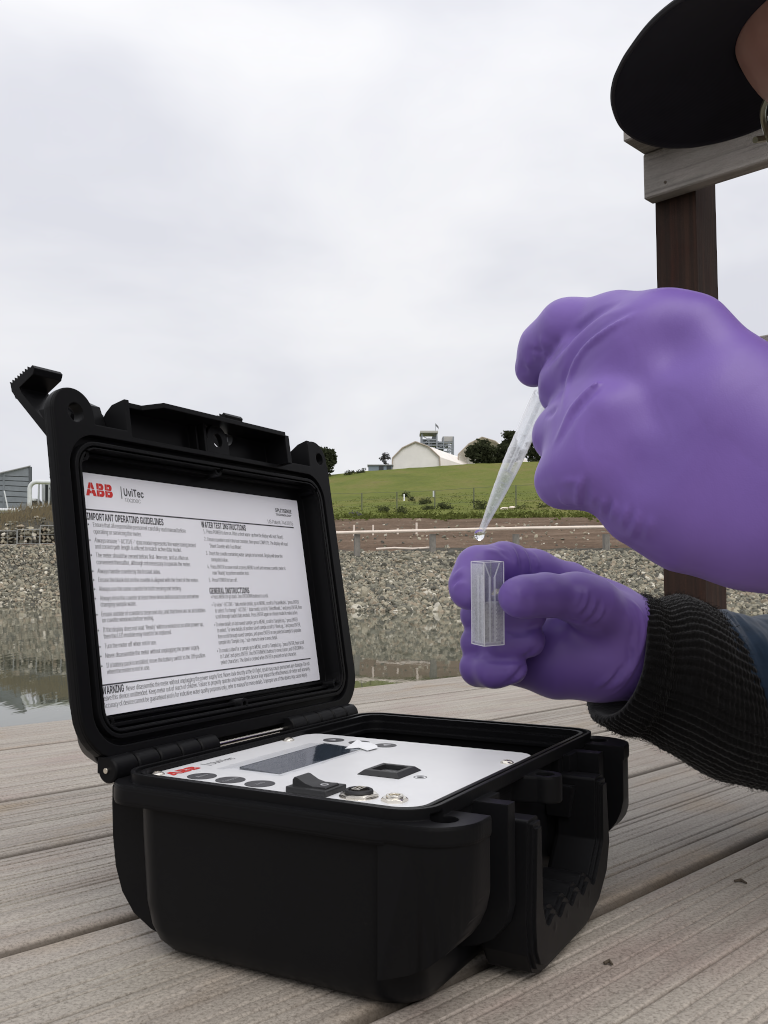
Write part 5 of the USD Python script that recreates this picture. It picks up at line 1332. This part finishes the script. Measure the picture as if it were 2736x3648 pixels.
for sx in (-1, 1):                                                     # edges catch the light; inner ribs part in a V at the mouth
    for sy in (-1, 1):
        part("edge", cv3(bx(sx * wid - 0.22, sx * wid + 0.22, sy * wid - 0.22, sy * wid + 0.22, -0.1, Hc)), "cuvette_edge", cuv, smooth=False)
    a, b = (1.2, 2.0) if sx > 0 else (-2.0, -1.2)
    part("inner_rib", cv3(bx(a, b, -wid + tk + 0.03, -wid + tk + 0.8, 1.7, Hc - 8)), "cuvette_edge", cuv, smooth=False)
    q0, q1 = (np.array([(a + b) / 2, -wid + tk + 0.4, Hc - 8]), np.array([sx * (wid - tk - 0.3), -wid + tk + 0.4, Hc - 0.6]))
    part("lead_in", cv3(beam(q0, q1, 0.5, 0.5, up=(0, 1, 0))), "cuvette_edge", cuv, smooth=False)
    part("inner_rib", cv3(bx(-wid + tk + 0.03, -wid + tk + 0.7, sx * 2.0 - 0.3, sx * 2.0 + 0.3, 1.7, Hc - 7)), "cuvette_edge", cuv, smooth=False)
for k in range(9):                                                     # row of small moulded steps in the lower half
    part("step", cv3(bx(1.9, 2.7, -wid + tk + 0.03, -wid + tk + 0.7, 3 + k * 2.0, 4.1 + k * 2.0)), "cuvette_edge", cuv, smooth=False)
rim_o, rim_i = sbox(-wid - 0.1, -wid - 0.1, wid + 0.1, wid + 0.1), sbox(-wid + 0.35, -wid + 0.35, wid - 0.35, wid - 0.35)
part("rim", cv3(ext(rim_o.difference(rim_i), Hc - 0.1, Hc + 0.3)), "cuvette_edge", cuv, smooth=False)
part("foot", cv3(ext(rim_o.difference(rim_i), -0.25, 0.15)), "cuvette_edge", cuv, smooth=False)
part("water", cv3(bx(-wid + tk + 0.06, wid - tk - 0.06, -wid + tk + 0.85, wid - tk - 0.06, 1.7, 22.5)), "liquid", cuv, smooth=False)

# ------------------------------------------------------------------ dropper
dp_tip, dp_top = at(1716, 1890, 0.503), at(1936, 1400, 0.452)
d_ax = dp_top - dp_tip; LDr = np.linalg.norm(d_ax); dz = d_ax / LDr
dx = np.cross(dz, [0, 0, 1.0]); dx /= np.linalg.norm(dx); dy = np.cross(dz, dx)
drop = thing("dropper", "clear plastic dropper held above the cuvette with a drop at its tip", "dropper", loc=dp_tip)
dr3 = lambda m: mapped(m, dp_tip, dx, dy, dz, 0.001)
Lm = LDr * 1000
prof_o = [(0.0, 0), (1.7, 0), (1.85, 3.0), (2.05, 7), (3.55, 24), (4.45, 40), (4.75, 48), (4.75, Lm - 6), (4.6, Lm - 1)]
prof_i = [(4.0, Lm - 1), (4.15, Lm - 6), (4.15, 48), (3.85, 40), (2.95, 24), (1.4, 7), (1.1, 2.0), (0.0, 2.0)]
part("tube", dr3(m3.Manifold.revolve(m3.CrossSection([prof_o + prof_i]), 40)), "dropper_plastic", drop, smooth=40)
part("liquid", dr3(m3.Manifold.revolve(m3.CrossSection([[(0, 2.2), (1.0, 2.2), (1.3, 7), (2.85, 24), (3.7, 39), (3.4, 39.6), (0, 39.2)]]), 32)), "liquid", drop, smooth=40)
part("inner_stem", dr3(m3.Manifold.revolve(m3.CrossSection([[(0.7, 41), (1.1, 41), (1.2, Lm), (0.8, Lm)]]), 20)), "dropper_plastic", drop, smooth=40)
part("bulb", dr3(m3.Manifold.revolve(m3.CrossSection([[(0, Lm - 1), (3.0, Lm - 1), (2.4, Lm + 3), (3.2, Lm + 7), (5.2, Lm + 12), (5.2, Lm + 22), (3, Lm + 27), (0, Lm + 28)]]), 32)), "cuvette_frosted", drop, smooth=40)
for k in range(5):
    zz = 30 + k * 7.5
    r_ = np.interp(zz, [24, 40, 48], [3.55, 4.45, 4.75])
    part("graduation", dr3((cyl((0, 0), r_ + 0.16, zz, zz + 0.5, 40) - cyl((0, 0), r_ - 0.05, zz - 1, zz + 2, 40)) ^ bx(-9, 9, -9, 1.0, zz - 1, zz + 2)), "cuvette_frosted", drop, smooth=40)
dcen = at(1708, 1903, 0.5035)
dm_ = trimesh.creation.icosphere(3, 1.0); vv_ = np.array(dm_.vertices)
rad = 0.0029 * np.where(vv_[:, 2] > 0, 1 - 0.25 * vv_[:, 2] ** 2, 1.0)
vv_ = vv_ * rad[:, None] * [1, 1, 1.2]
part("drop", (vv_ + dcen, np.array(dm_.faces)), "water_drop", drop, smooth=True)
# ------------------------------------------------------------------ background: guard rail, stakes, fence, hill-top buildings, trees
gr = thing("guard_rail", "low rail of pale pipe on grey wooden posts along the top of the rubble bank", "guard rail", loc=at_y(1541, 1958, 25.7))
for px in (735, 1003, 1272, 1541, 1838, 2159, 2460, 2790):
    top = at_y(px, 1903, 25.7); g = on_ground(px, 5.2)
    z0 = top[2] - 0.62
    part("post", box_mesh([top[0], top[1], (top[2] + z0) / 2], [0.15, 0.15, top[2] - z0], 0.2), "old_post", gr)
part("rail", tube([at_y(px, py, 25.55) for px, py in ((560, 1916), (1204, 1898), (1680, 1886), (1900, 1881), (2174, 1877), (2500, 1871), (2950, 1864))], 0.042, 8), "pvc_white", gr)
part("ground_pipe", tube([at_y(px, py, 26.0) for px, py in ((1340, 1956), (1405, 1952), (1470, 1955), (1535, 1951))], 0.03, 8), "pvc_white", label="thin pale pipe lying on the ground behind the guard rail", category="pipe")
for px, y0, y1, bar, lab in ((1261, 1870, 1920, 0, "short pale stake nearest the meter lid, partly behind the guard rail"), (1329, 1870, 1920, 1, "pale stake with a foot, left of the middle stake behind the guard rail"),
                             (1417, 1882, 1938, 0, "pale bare stake standing lowest, in the middle behind the guard rail"), (1484, 1862, 1916, 1, "tallest pale stake with a foot, rightmost behind the guard rail")):
    a, b = at_y(px, y1, 31.5), at_y(px, y0, 31.5)
    st = thing("marker_stake", lab, "stake", "pale marker stakes", loc=a)
    part("pole", tube([a - [0, 0, 0.3], b], 0.034, 8), "pvc_white", st)
    if bar:
        part("foot", beam(a + [-0.28, 0, 0.04], a + [0.28, 0, 0.04], 0.1, 0.07), "old_post", st)

fence = thing("wire_fence", "thin wire mesh fence on grey posts at the foot of the green hill", "fence", loc=at_y(1414, 1822, 62))
fpx = [870, 1010, 1150, 1289, 1414, 1549, 1688, 1838, 1990, 2140, 2300, 2460, 2620, 2780]
fb = [at_y(px, np.interp(px, [1289, 1414, 1549, 1688, 1838, 2800], [1830, 1823, 1818, 1816, 1812, 1806]), 62) for px in fpx]
ft = [at_y(px, np.interp(px, [1289, 1414, 1549, 1688, 1838, 2800], [1757, 1753, 1748, 1738, 1729, 1700]), 62) for px in fpx]
for a, b in zip(fb, ft):
    part("post", tube([a - [0, 0, 0.5], b], 0.045, 6), "wire_grey", fence)
for k, fr in enumerate((1.0, 0.66, 0.33, 0.05)):
    part("wire", tube([a + (b - a) * fr for a, b in zip(fb, ft)], 0.011 if k == 0 else 0.007, 5), "wire_grey", fence)

def leaves_mesh(centres, size, rg, flat=0.0):
    n = len(centres)
    d = rg.normal(size=(n, 3)); d /= np.linalg.norm(d, axis=1, keepdims=True)
    e = rg.normal(size=(n, 3)); e -= d * (e * d).sum(1, keepdims=True); e /= np.linalg.norm(e, axis=1, keepdims=True)
    w = np.cross(d, e)
    s = size * rg.uniform(0.6, 1.4, n)[:, None]
    v = np.stack([centres - e * s, centres + w * s * 0.55, centres + e * s, centres - w * s * 0.55], 1).reshape(-1, 3)
    i = np.arange(n)[:, None] * 4
    return v, np.vstack([i + [0, 1, 2], i + [0, 2, 3]])
def tree(name, label, base, h, w, leaf, seed, n=1500, clumps=16, low=0.15, cat="tree", group=None, leaf_size=0.05, thin=0.55, trunk=True):
    rg = np.random.default_rng(seed)
    t = thing(name, label, cat, group, loc=base)
    base = np.asarray(base, float)
    cs, cr = [], []
    for k in range(clumps):
        a = rg.uniform(0, 2 * np.pi); z = rg.uniform(low, 0.92)
        prof = math.sqrt(max(1 - ((z - 0.5) / 0.52) ** 2, 0.02))
        r = rg.uniform(0.2, 0.85) * prof * w / 2
        cs.append(base + [r * math.cos(a), r * math.sin(a), z * h]); cr.append(rg.uniform(0.14, 0.26) * max(w, h * 0.6))
    pts = []
    for c, r in zip(cs, cr):
        m = int(n / clumps)
        d = rg.normal(size=(m, 3)); d /= np.linalg.norm(d, axis=1, keepdims=True)
        pts.append(c + d * (r * rg.uniform(thin, 1.0, (m, 1))) * [1, 1, 0.8])
    if trunk:
        tr = [tube([base - [0, 0, 1.0], base + [0.02 * w, 0, h * 0.3], base + [-0.02 * w, 0, h * 0.75]], [0.035 * w + 0.03, 0.026 * w + 0.02, 0.008 * w], 7)]
        for c in cs[::2]:
            z0 = rg.uniform(0.15, 0.5) * h
            tr.append(tube([base + [0, 0, z0], (base + [0, 0, z0] + c) / 2 + [0, 0, 0.03 * h], c], [0.012 * w + 0.01, 0.008 * w + 0.008, 0.004 * w], 5))
        part("trunk", join(tr), "bark", t)
    part("crown" if cat == "tree" else "foliage", leaves_mesh(np.vstack(pts), leaf_size * max(h, w), rg), leaf, t, smooth=False)
    return t
def tree_px(name, label, x0, x1, y0, y1, Y, leaf, seed, **k):
    b = at_y((x0 + x1) / 2, y1, Y)
    return tree(name, label, b, (y1 - y0) / FPX * Y, (x1 - x0) / FPX * Y, leaf, seed, **k)
tree_px("round_tree", "dense dark round tree on the hill beside the meter lid", 1095, 1213, 1600, 1696, 172, "leaf_dark", 1, n=2600, clumps=26, low=0.1)
tree_px("thin_tree", "thin grey bare-looking tree behind the blue-grey shed", 1352, 1394, 1608, 1672, 215, "leaf_grey", 2, n=620, clumps=14, thin=0.3)
tree_px("broad_tree", "broad dark tree in front of the right white fabric building", 1660, 1772, 1570, 1662, 178, "leaf_dark", 3, n=2600, clumps=26, low=0.08)
tree_px("broad_tree", "low dark tree filling the gap between the broad tree and the tall tree", 1752, 1868, 1588, 1660, 180, "leaf_dark", 4, n=2200, clumps=24, low=0.05)
tree_px("tall_tree", "tall open-crowned dark tree behind the dropper", 1782, 1858, 1534, 1655, 186, "leaf_dark", 5, n=900, clumps=16, low=0.45, thin=0.35)
tree_px("broad_tree", "dark tree between the dropper and the upper glove", 1862, 1934, 1568, 1656, 180, "leaf_dark", 6, n=1800, clumps=20, low=0.05)
tree_px("far_tree", "dark treetop behind the white machine cab at the left", 172, 206, 1684, 1722, 150, "leaf_grey", 7, n=300, clumps=9, thin=0.3)
shr = "low shrubs on the hillside"
for i, (x0, x1, y0, y1, Y, lf, lab) in enumerate([
    (1222, 1262, 1678, 1692, 168, "leaf_dark", "small dark bush on the skyline next to the round tree"), (1252, 1298, 1674, 1690, 169, "leaf_dark", "low dark bush on the skyline midway between round tree and shed"),
    (1282, 1316, 1668, 1686, 170, "leaf_dark", "dark bush on the skyline touching the left end of the shed"),
    (1335, 1392, 1806, 1832, 58, "shrub_green", "green shrub at the fence foot left of the second visible post"), (1540, 1618, 1794, 1820, 58, "shrub_green", "wide grey-green shrub in the middle of the fence foot"),
    (1452, 1486, 1768, 1793, 72, "leaf_dark", "dark rounded shrub on the slope beside the yellowish stake"), (1428, 1468, 1754, 1766, 78, "leaf_dark", "flat dark bush just behind the yellowish stake"),
    (1486, 1546, 1778, 1792, 72, "shrub_green", "low spreading shrub on the slope under the white marker post"), (1674, 1746, 1784, 1818, 58, "shrub_green", "large grey-green shrub at the fence foot behind the dropper"),
    (1826, 1884, 1802, 1828, 58, "shrub_green", "shrub at the fence foot right of the white rocks"), (1905, 1985, 1792, 1822, 60, "shrub_green", "shrub at the fence foot under the upper glove"), (1498, 1560, 1806, 1822, 58, "shrub_green", "small low shrub left of the wide grey-green shrub"),
    (1236, 1300, 1826, 1842, 52, "leaf_grey", "grey scrub at the edge of the dirt beside the meter lid"), (1404, 1470, 1812, 1830, 54, "shrub_green", "green scrub at the edge of the dirt under the slope shrubs")]):
    tree_px("shrub", lab, x0, x1, y0, y1 + 4, Y, lf, 50 + i, n=500, clumps=14, low=0.1, cat="shrub", group=shr, leaf_size=0.045, trunk=False)
for i, (px, py, Y, r, lab) in enumerate([(1796, 1811, 58, 0.17, "left white rock at the fence foot"), (1826, 1810, 58, 0.19, "right white rock at the fence foot")]):
    v, f = stone_mesh(700 + i, 2)
    part("white_rock", (v * [r * 1.3, r, r] + at_y(px, py, Y), f), "pvc_white", label=lab, category="rock", smooth=False)
for px, y0, y1, Y, r, m, lab in ((1440, 1760, 1785, 70, 0.06, "tape_white", "pale yellowish stake among bushes on the green slope"), (1546, 1748, 1770, 70, 0.09, "white_paint", "short white marker post on the green slope")):
    part("marker_post", tube([at_y(px, y1, Y), at_y(px, y0, Y)], r, 8), m, label=lab, category="post")
# low scrub along the top of the dirt, and tufts over the hill
rgv = np.random.default_rng(12)
pts = []
for k in range(300):
    px = rgv.uniform(1150, 2760) if k < 520 else rgv.uniform(-100, 1150)
    s = rgv.normal(19.0, 1.2) + 2.2 * (meshkit.noise(np.array([px * 0.012, 0, 0]), 3) - 0.5)
    g = on_ground(px, s)
    for j in range(9):
        pts.append(g + rgv.normal(0, 0.22, 3) * [1, 1, 0.4] + [0, 0, 0.08])
part("scrub", leaves_mesh(np.array(pts), 0.085, rgv), "grass_tuft", smooth=False, label="low weeds along the upper edge of the bare dirt", kind="stuff", category="weeds")
pts = []
for k in range(5200):
    px = rgv.uniform(1120, 2760) if k < 4300 else rgv.uniform(-100, 260)
    s = 19 + 60 * rgv.random() ** 1.3
    g = on_ground(px, s)
    for j in range(3):
        pts.append(g + rgv.normal(0, 0.12, 3) * [1, 1, 0] + [0, 0, 0.05])
part("grass_tufts", leaves_mesh(np.array(pts), 0.05, rgv), "grass_tuft", smooth=False, label="short tufts of grass over the green hill", kind="stuff", category="grass")

# white fabric buildings
def gable(name, label, pts, Y, back, walls=True, opening=None):
    """pts: (left base, left eave, left shoulder, apex, right shoulder, right eave, right base) pixels; back: vector of the length."""
    P = [at_y(px, py, Y) for px, py in pts]
    zb = P[0][2] - 5.0
    P[0] = np.array([P[0][0], P[0][1], zb]); P[-1] = np.array([P[-1][0], P[-1][1], zb])
    t = thing(name, label, "building", "white fabric buildings on the hill", loc=[P[3][0], Y, zb])
    n = len(P); back = np.asarray(back, float)
    if opening is None:
        f = [[0, k + 1, k] for k in range(1, n - 1)]
        part("end_wall", (np.array(P) + back * 0.002, np.array(f)), "fabric_white", t, smooth=False)
    else:
        part("end_wall", (np.array(P) + back * 0.25, np.array([[0, k + 1, k] for k in range(1, n - 1)])), "fabric_white", t, smooth=False)
    part("back_wall", (np.array(P) + back, np.array([[0, k, k + 1] for k in range(1, n - 1)])), "fabric_white", t, smooth=False)
    for k in range(n - 1):
        q = np.array([P[k], P[k + 1], P[k + 1] + back, P[k] + back])
        q = np.vstack([q, q + [0, 0, -0.12]])
        part("roof_panel" if 1 <= k < n - 2 else "side_wall", (q, np.array([[0, 1, 2], [0, 2, 3], [4, 6, 5], [4, 7, 6], [0, 4, 5], [0, 5, 1], [2, 6, 7], [2, 7, 3]])), "fabric_roof", t, smooth=False)
        a, b = P[k] - back * 0.01, P[k + 1] - back * 0.01
        part("edge_trim", tube([a, b], 0.17, 6), "trim_tan", t)
    return t
gable("fabric_building", "large white fabric building with gambrel end wall in front of the tower", [(1398, 1673), (1400, 1632), (1435, 1596), (1481.5, 1574), (1528, 1591.5), (1567, 1628), (1575, 1664)], 200, (11.5, 25.0, 0))
gable("fabric_building", "white open-ended fabric building behind the broad dark trees", [(1632.6, 1665), (1634, 1619), (1672, 1581), (1718.5, 1558), (1765, 1572), (1792, 1596), (1806, 1660)], 214, (9, 22, 0), opening=1)
gable("fabric_building", "white fabric building mostly hidden by the upper glove", [(1912, 1662), (1913, 1640), (1940, 1612), (1985, 1590), (2030, 1604), (2062, 1630), (2070, 1662)], 205, (8, 22, 0))
sh = thing("shed", "long low blue-grey shed on the skyline", "shed", loc=at_y(1354, 1676, 195))
a, b = at_y(1312, 1658, 195), at_y(1398, 1656, 195)
part("wall", box_mesh([(a[0] + b[0]) / 2, 196.5, a[2] - 2.0], [b[0] - a[0], 3, 4.0]), "shed_blue", sh)
part("roof", box_mesh([(a[0] + b[0]) / 2, 196.5, a[2] + 0.08], [b[0] - a[0] + 0.4, 3.6, 0.16]), "roof_grey", sh)
for px in (1358, 1386):
    p = at_y(px, 1668, 194.9); part("door", box_mesh([p[0], 194.97, p[2]], [1.0, 0.06, 1.6]), "cab_dark", sh)

# process tower
YT = 330
tw = thing("process_tower", "grey steel process tower with platforms and a flagpole behind the fabric building", "tower", loc=at_y(1550, 1640, YT))
Z0 = at_y(1500, 1640, YT)[2] - 4
def tbeam(p, q, w, dy=0.0, m="steel_blue", nm="frame_beam"):
    A, B = at_y(p[0], p[1], YT), at_y(q[0], q[1], YT)
    part(nm, beam(A + [0, dy, 0], B + [0, dy, 0], w, w), m, tw)
for dy in (0, 7):
    for px, py in ((1503, 1540), (1528, 1560), (1556, 1538), (1580, 1556), (1600, 1570), (1615, 1556)):
        tbeam((px, py), (px, 1650), 0.5 if px in (1503, 1556, 1615) else 0.32, dy, nm="column")
for y in (1566, 1576, 1586, 1598, 1610):
    tbeam((1503, y), (1558 if y < 1570 else 1616, y), 0.36, 0); tbeam((1503, y), (1616 if y > 1570 else 1558, y), 0.3, 7)
for p, q in (((1503, 1586), (1528, 1566)), ((1580, 1598), (1600, 1575)), ((1600, 1610), (1615, 1586)), ((1615, 1575), (1600, 1598)), ((1556, 1598), (1580, 1586)), ((1503, 1552), (1528, 1566))):
    tbeam(p, q, 0.25, nm="brace")
def tbox(x0, x1, y0, y1, d0, d1, m, nm):
    A, B = at_y(x0, y1, YT), at_y(x1, y0, YT)
    part(nm, box_mesh([(A[0] + B[0]) / 2, YT + (d0 + d1) / 2, (A[2] + B[2]) / 2], [B[0] - A[0], d1 - d0, B[2] - A[2]]), m, tw)
tbox(1497, 1560, 1536, 1543, -1, 8, "panel_beige", "platform_roof")
tbox(1578, 1618, 1553, 1571, 1, 7, "panel_beige", "cabin")
tbox(1541, 1560, 1552, 1571, 1.5, 6, "galvanised", "vessel_housing")
tbox(1512, 1526, 1577, 1600, 3.2, 5.5, "steel_blue", "machinery")
tbox(1532, 1566, 1567, 1585, 3.2, 5.5, "steel_blue", "machinery")
tbox(1566, 1578, 1590, 1606, 3.2, 5.5, "steel_blue", "machinery")
tbox(1584, 1597, 1577, 1590, 3.2, 5.5, "steel_blue", "machinery")
for x, y, r in ((1514, 1574, 1.0), (1532, 1569, 0.8), (1572, 1580, 1.1)):
    c = at_y(x, y, YT); part("tank", tube([c + [0, 1.5, -2.4], c + [0, 1.5, 0.8]], r, 12), "galvanised", tw)
pole_b, pole_t = at_y(1549, 1541, YT), at_y(1555, 1508, YT)
pole_b = at_y(1550, 1541, YT)
part("flagpole", tube([pole_b, [pole_b[0] + 0.2, YT, pole_t[2]]], 0.1, 6), "galvanised", tw)
fx0 = pole_b[0] + 0.25; zt = pole_t[2]
F_ = np.array([[[fx0 + u * 1.05, YT + 0.25 * math.sin(u * 7), zt - u * 1.3 - v_ * 0.9] for v_ in (0, 0.5, 1)] for u in np.linspace(0, 1, 7)])
part("flag", grid(F_), "flag_cloth", tw, smooth=True)

# ------------------------------------------------------------------ left edge: gabions, mound, sheet wall, pipework, machine cab
YG = 33.0
def cage(x0, x1, y0, y1, lab, seed):
    A, B = at_y(x0, y1, YG), at_y(x1, y0, YG)
    t = thing("gabion_basket", lab, "gabion", "wire gabion baskets", loc=[(A[0] + B[0]) / 2, YG, A[2]])
    r_ = np.random.default_rng(seed)
    W, H = B[0] - A[0], B[2] - A[2]
    for c in [(xx, zz) for zz in np.arange(0.08, H - 0.03, 0.135) for xx in np.arange(0.08, W - 0.03, 0.165)]:
        v, f = stone_mesh(3000 + int(r_.integers(1, 9999)))
        R_ = trimesh.transformations.random_rotation_matrix(r_.uniform(size=3))[:3, :3]
        part("stone", ((v * r_.uniform(0.075, 0.115)) @ R_.T + [A[0] + c[0] + r_.normal(0, .02), YG + 0.12 + r_.normal(0, .02), A[2] + c[1] + r_.normal(0, .02)], f), f"stone_{r_.choice(6, p=[.25,.2,.2,.15,.14,.06])}", t, smooth=False)
    part("core", box_mesh([(A[0] + B[0]) / 2, YG + 0.55, A[2] + H / 2], [W - 0.02, 0.7, H - 0.02]), "bank_earth", t)
    wires = []
    for xx in np.linspace(0, W, 4):
        wires.append(tube([[A[0] + xx, YG - 0.02, A[2]], [A[0] + xx, YG - 0.02, A[2] + H]], 0.011 if xx in (0, W) else 0.005, 5))
    for zz in np.linspace(0, H, 3):
        wires.append(tube([[A[0], YG - 0.02, A[2] + zz], [B[0], YG - 0.02, A[2] + zz]], 0.012 if zz in (0, H) else 0.005, 5))
    part("cage", join(wires), "cage_wire", t)
cage(143, 229, 1872, 1936, "wire gabion basket full of grey stones beside the meter lid", 1)
cage(62, 142, 1886, 1938, "lower wire gabion basket left of the taller one", 2)
cage(230, 330, 1870, 1936, "wire gabion basket behind the meter lid", 3)
cage(-40, 61, 1892, 1940, "wire gabion basket at the left edge of the picture", 4)
# mound of earth and dry grass above the gabions
mx = np.linspace(-140, 420, 80)
crest = np.interp(mx, [-140, 0, 60, 110, 160, 230, 420], [1838, 1834, 1822, 1812, 1808, 1804, 1800]) + (meshkit.fbm(np.stack([mx * 0.05, mx * 0, mx * 0], -1), 4, 2) - 0.5) * 10
rows = []
for fr in np.linspace(0, 1, 12):
    rw = []
    for px, cy in zip(mx, crest):
        foot = np.interp(px, [-140, 61, 62, 142, 143, 420], [1900, 1896, 1888, 1886, 1876, 1872])
        py = foot + 14 + (cy - foot - 14) * fr
        p = at_y(px, py, 33.25 + 3.2 * fr)
        rw.append(p + (meshkit.fbm(p * 2.2, 3, 6) - 0.5) * 0.28)
    rows.append(rw)
P_ = np.array(rows)
P_ = np.concatenate([P_, P_[-1:] + [0, 4.0, -0.2], P_[-1:] + [0, 9.0, -2.5]])
mv, mf = grid(np.transpose(P_, (1, 0, 2)))
part("earth_mound", (mv, mf), "bank_earth", smooth=True, kind="structure", label="earth mound with dry grass above the gabions")
rgm = np.random.default_rng(8)
bl = []
for k in range(4200):
    i, j = rgm.integers(2, 13), rgm.integers(0, 79)
    if i < 6 and rgm.random() < 0.7:
        continue
    p = P_[i, j] + rgm.normal(0, 0.12, 3) * [1, 1, 0.3]
    d = np.array([rgm.normal(0, 0.35), rgm.normal(0, 0.3), 1.0]); L_ = rgm.uniform(0.12, 0.36)
    sd = np.array([0.012, 0.0, 0.0])
    bl.append((p - sd, p + sd, p + d * L_))
bv_ = np.array(bl).reshape(-1, 3)
part("dry_grass", (bv_, np.arange(len(bv_)).reshape(-1, 3)), "dry_grass", smooth=False, kind="stuff", label="dry yellowed grass on the mound", category="grass")
for i in range(90):
    jx = rgm.integers(0, 44); ix = rgm.integers(0, 7)
    v, f = stone_mesh(4100 + i)
    part("mound_rock", (v * rgm.uniform(0.07, 0.14) + P_[ix, jx] + [0, -0.05, 0.02], f), f"stone_{rgm.choice(6, p=[.25,.2,.2,.15,.14,.06])}", "/World/earth_mound", smooth=False)

# corrugated steel wall
wl = thing("sheet_wall", "tall grey ribbed steel wall with a slanting top at the left edge", "wall", loc=at_y(60, 1815, 138))
def wp(px, py):
    return at_y(px, py, np.interp(px, [-160, 108], [128, 140]))
topy = lambda px: np.interp(px, [-160, 0, 108], [1722, 1684.5, 1660])
rows_y = [(1696, 1700), (1712, 1716), (1729.5, 1735), (1748, 1754), (1768, 1772.5), (1789, 1793)]     # seams at px 0 and px 108
cols = [-160, -70, 14, 104]
seams = [(lambda px: topy(px))] + [(lambda px, a=a, b=b: a + (b - a) * px / 108) for a, b in rows_y] + [(lambda px: 1830.0)]
for c0_, c1_ in zip(cols[:-1], cols[1:]):
    for r0_, r1_ in zip(seams[:-1], seams[1:]):
        q = [wp(c0_ + 0.7, r0_(c0_) + 0.5), wp(c1_ - 0.7, r0_(c1_) + 0.5), wp(c1_ - 0.7, r1_(c1_) - 2.0), wp(c0_ + 0.7, r1_(c0_) - 2.0)]
        q = np.array(q); tilt = np.array([0, 0.05, 0])
        q = np.vstack([q + np.array([0, 0.0, 0]), q + [0, 0.12, 0]]); q[2:4] -= tilt; 
        part("wall_panel", (q, np.array([[0, 2, 1], [0, 3, 2], [4, 5, 6], [4, 6, 7], [0, 1, 5], [0, 5, 4], [3, 6, 2], [3, 7, 6], [0, 4, 7], [0, 7, 3], [1, 2, 6], [1, 6, 5]])), "galvanised", wl, smooth=False)
part("backing", (np.array([wp(-160, topy(-160)), wp(107, topy(107)), wp(107, 1830), wp(-160, 1830)]) + [0, 0.8, 0], np.array([[0, 2, 1], [0, 3, 2]])), "galvanised_dark", wl, smooth=False)
for px in (-70, 14, 106.5):
    a, b = wp(px, 1832), wp(px, topy(px))
    part("column", beam(a + [0, -0.12, 0], b + [0, -0.12, 0.05], 0.22, 0.2, up=(0, 1, 0)), "galvanised_dark" if px > 100 else "galvanised", wl)
part("top_edge", beam(wp(-160, topy(-160)) - [0, .1, 0], wp(108, topy(108)) - [0, .1, 0], 0.25, 0.12), "roof_grey", wl)
part("leaning_stake", tube([at_y(28, 1811, 62), at_y(15, 1749, 62)], 0.045, 8), "white_paint", label="thin white stake leaning in front of the steel wall", category="stake")
part("low_pipe", tube([at_y(-120, 1816, 60), at_y(72, 1818, 60)], 0.125, 12), "white_paint", label="white pipe lying level at the foot of the steel wall", category="pipe")
YC = 60.0
arc = [at_y(105.6, 1830, YC), at_y(105.6, 1745, YC)] + [at_y(105.6 + 26 * (1 - math.cos(t)), 1743 - 26 * math.sin(t), YC) for t in np.linspace(0.1, math.pi / 2, 8)] + [at_y(220, 1718.5, YC), at_y(330, 1720, YC)]
part("pipe_loop", tube(arc, 0.142, 14), "white_paint", label="thick white pipe bending over from the ground beside the machine cab", category="pipe", smooth=True)
cb = thing("machine_cab", "pale machine cab with dark windows under the white bent pipe", "machine cab", loc=at_y(180, 1812, 61.5))
def cbeam(p, q, w, m="cab_grey", nm="window_post", Y=61.2):
    part(nm, beam(at_y(*p, Y), at_y(*q, Y), w, 0.1, up=(0, 1, 0)), m, cb)
cbeam((139, 1722), (137, 1800), 0.09); cbeam((151, 1722), (152, 1800), 0.07); cbeam((158, 1720), (157.5, 1812), 0.10); cbeam((176, 1724), (174.5, 1806), 0.11)
cbeam((218, 1724), (222, 1806), 0.11); cbeam((176, 1740.5), (216, 1741.5), 0.12, nm="window_bar"); cbeam((137, 1722), (330, 1727), 0.10, nm="roof_rail"); cbeam((185, 1791), (213, 1762), 0.06, nm="diagonal_bar", Y=61.15)
for x0, x1 in ((160, 174), (178, 216), (220, 300)):
    q = np.array([at_y(x0, 1727, 61.4), at_y(x1, 1727, 61.4), at_y(x1, 1800, 61.4), at_y(x0, 1800, 61.4)])
    part("window", (q, np.array([[0, 2, 1], [0, 3, 2]])), "cab_dark", cb, smooth=False)
def cbox(x0, x1, y0, y1, Y0, Y1, m, nm):
    A, B = at_y(x0, y1, Y0), at_y(x1, y0, Y0)
    part(nm, box_mesh([(A[0] + B[0]) / 2, (Y0 + Y1) / 2, (A[2] + B[2]) / 2], [B[0] - A[0], Y1 - Y0, B[2] - A[2]]), m, cb)
cbox(160, 330, 1800, 1830, 61.3, 63, "cab_grey", "cab_body"); cbox(104, 158, 1803, 1830, 61.0, 63.0, "white_paint", "hood"); cbox(112, 134, 1783, 1803, 61.8, 62.6, "cab_dark", "engine"); cbox(114, 127, 1776, 1783, 61.5, 62.4, "white_paint", "air_filter"); cbox(160, 330, 1722, 1727, 61.5, 63.5, "cab_grey", "cab_roof"); cbox(160, 330, 1727, 1800, 63.2, 63.3, "cab_dark", "rear_panel")
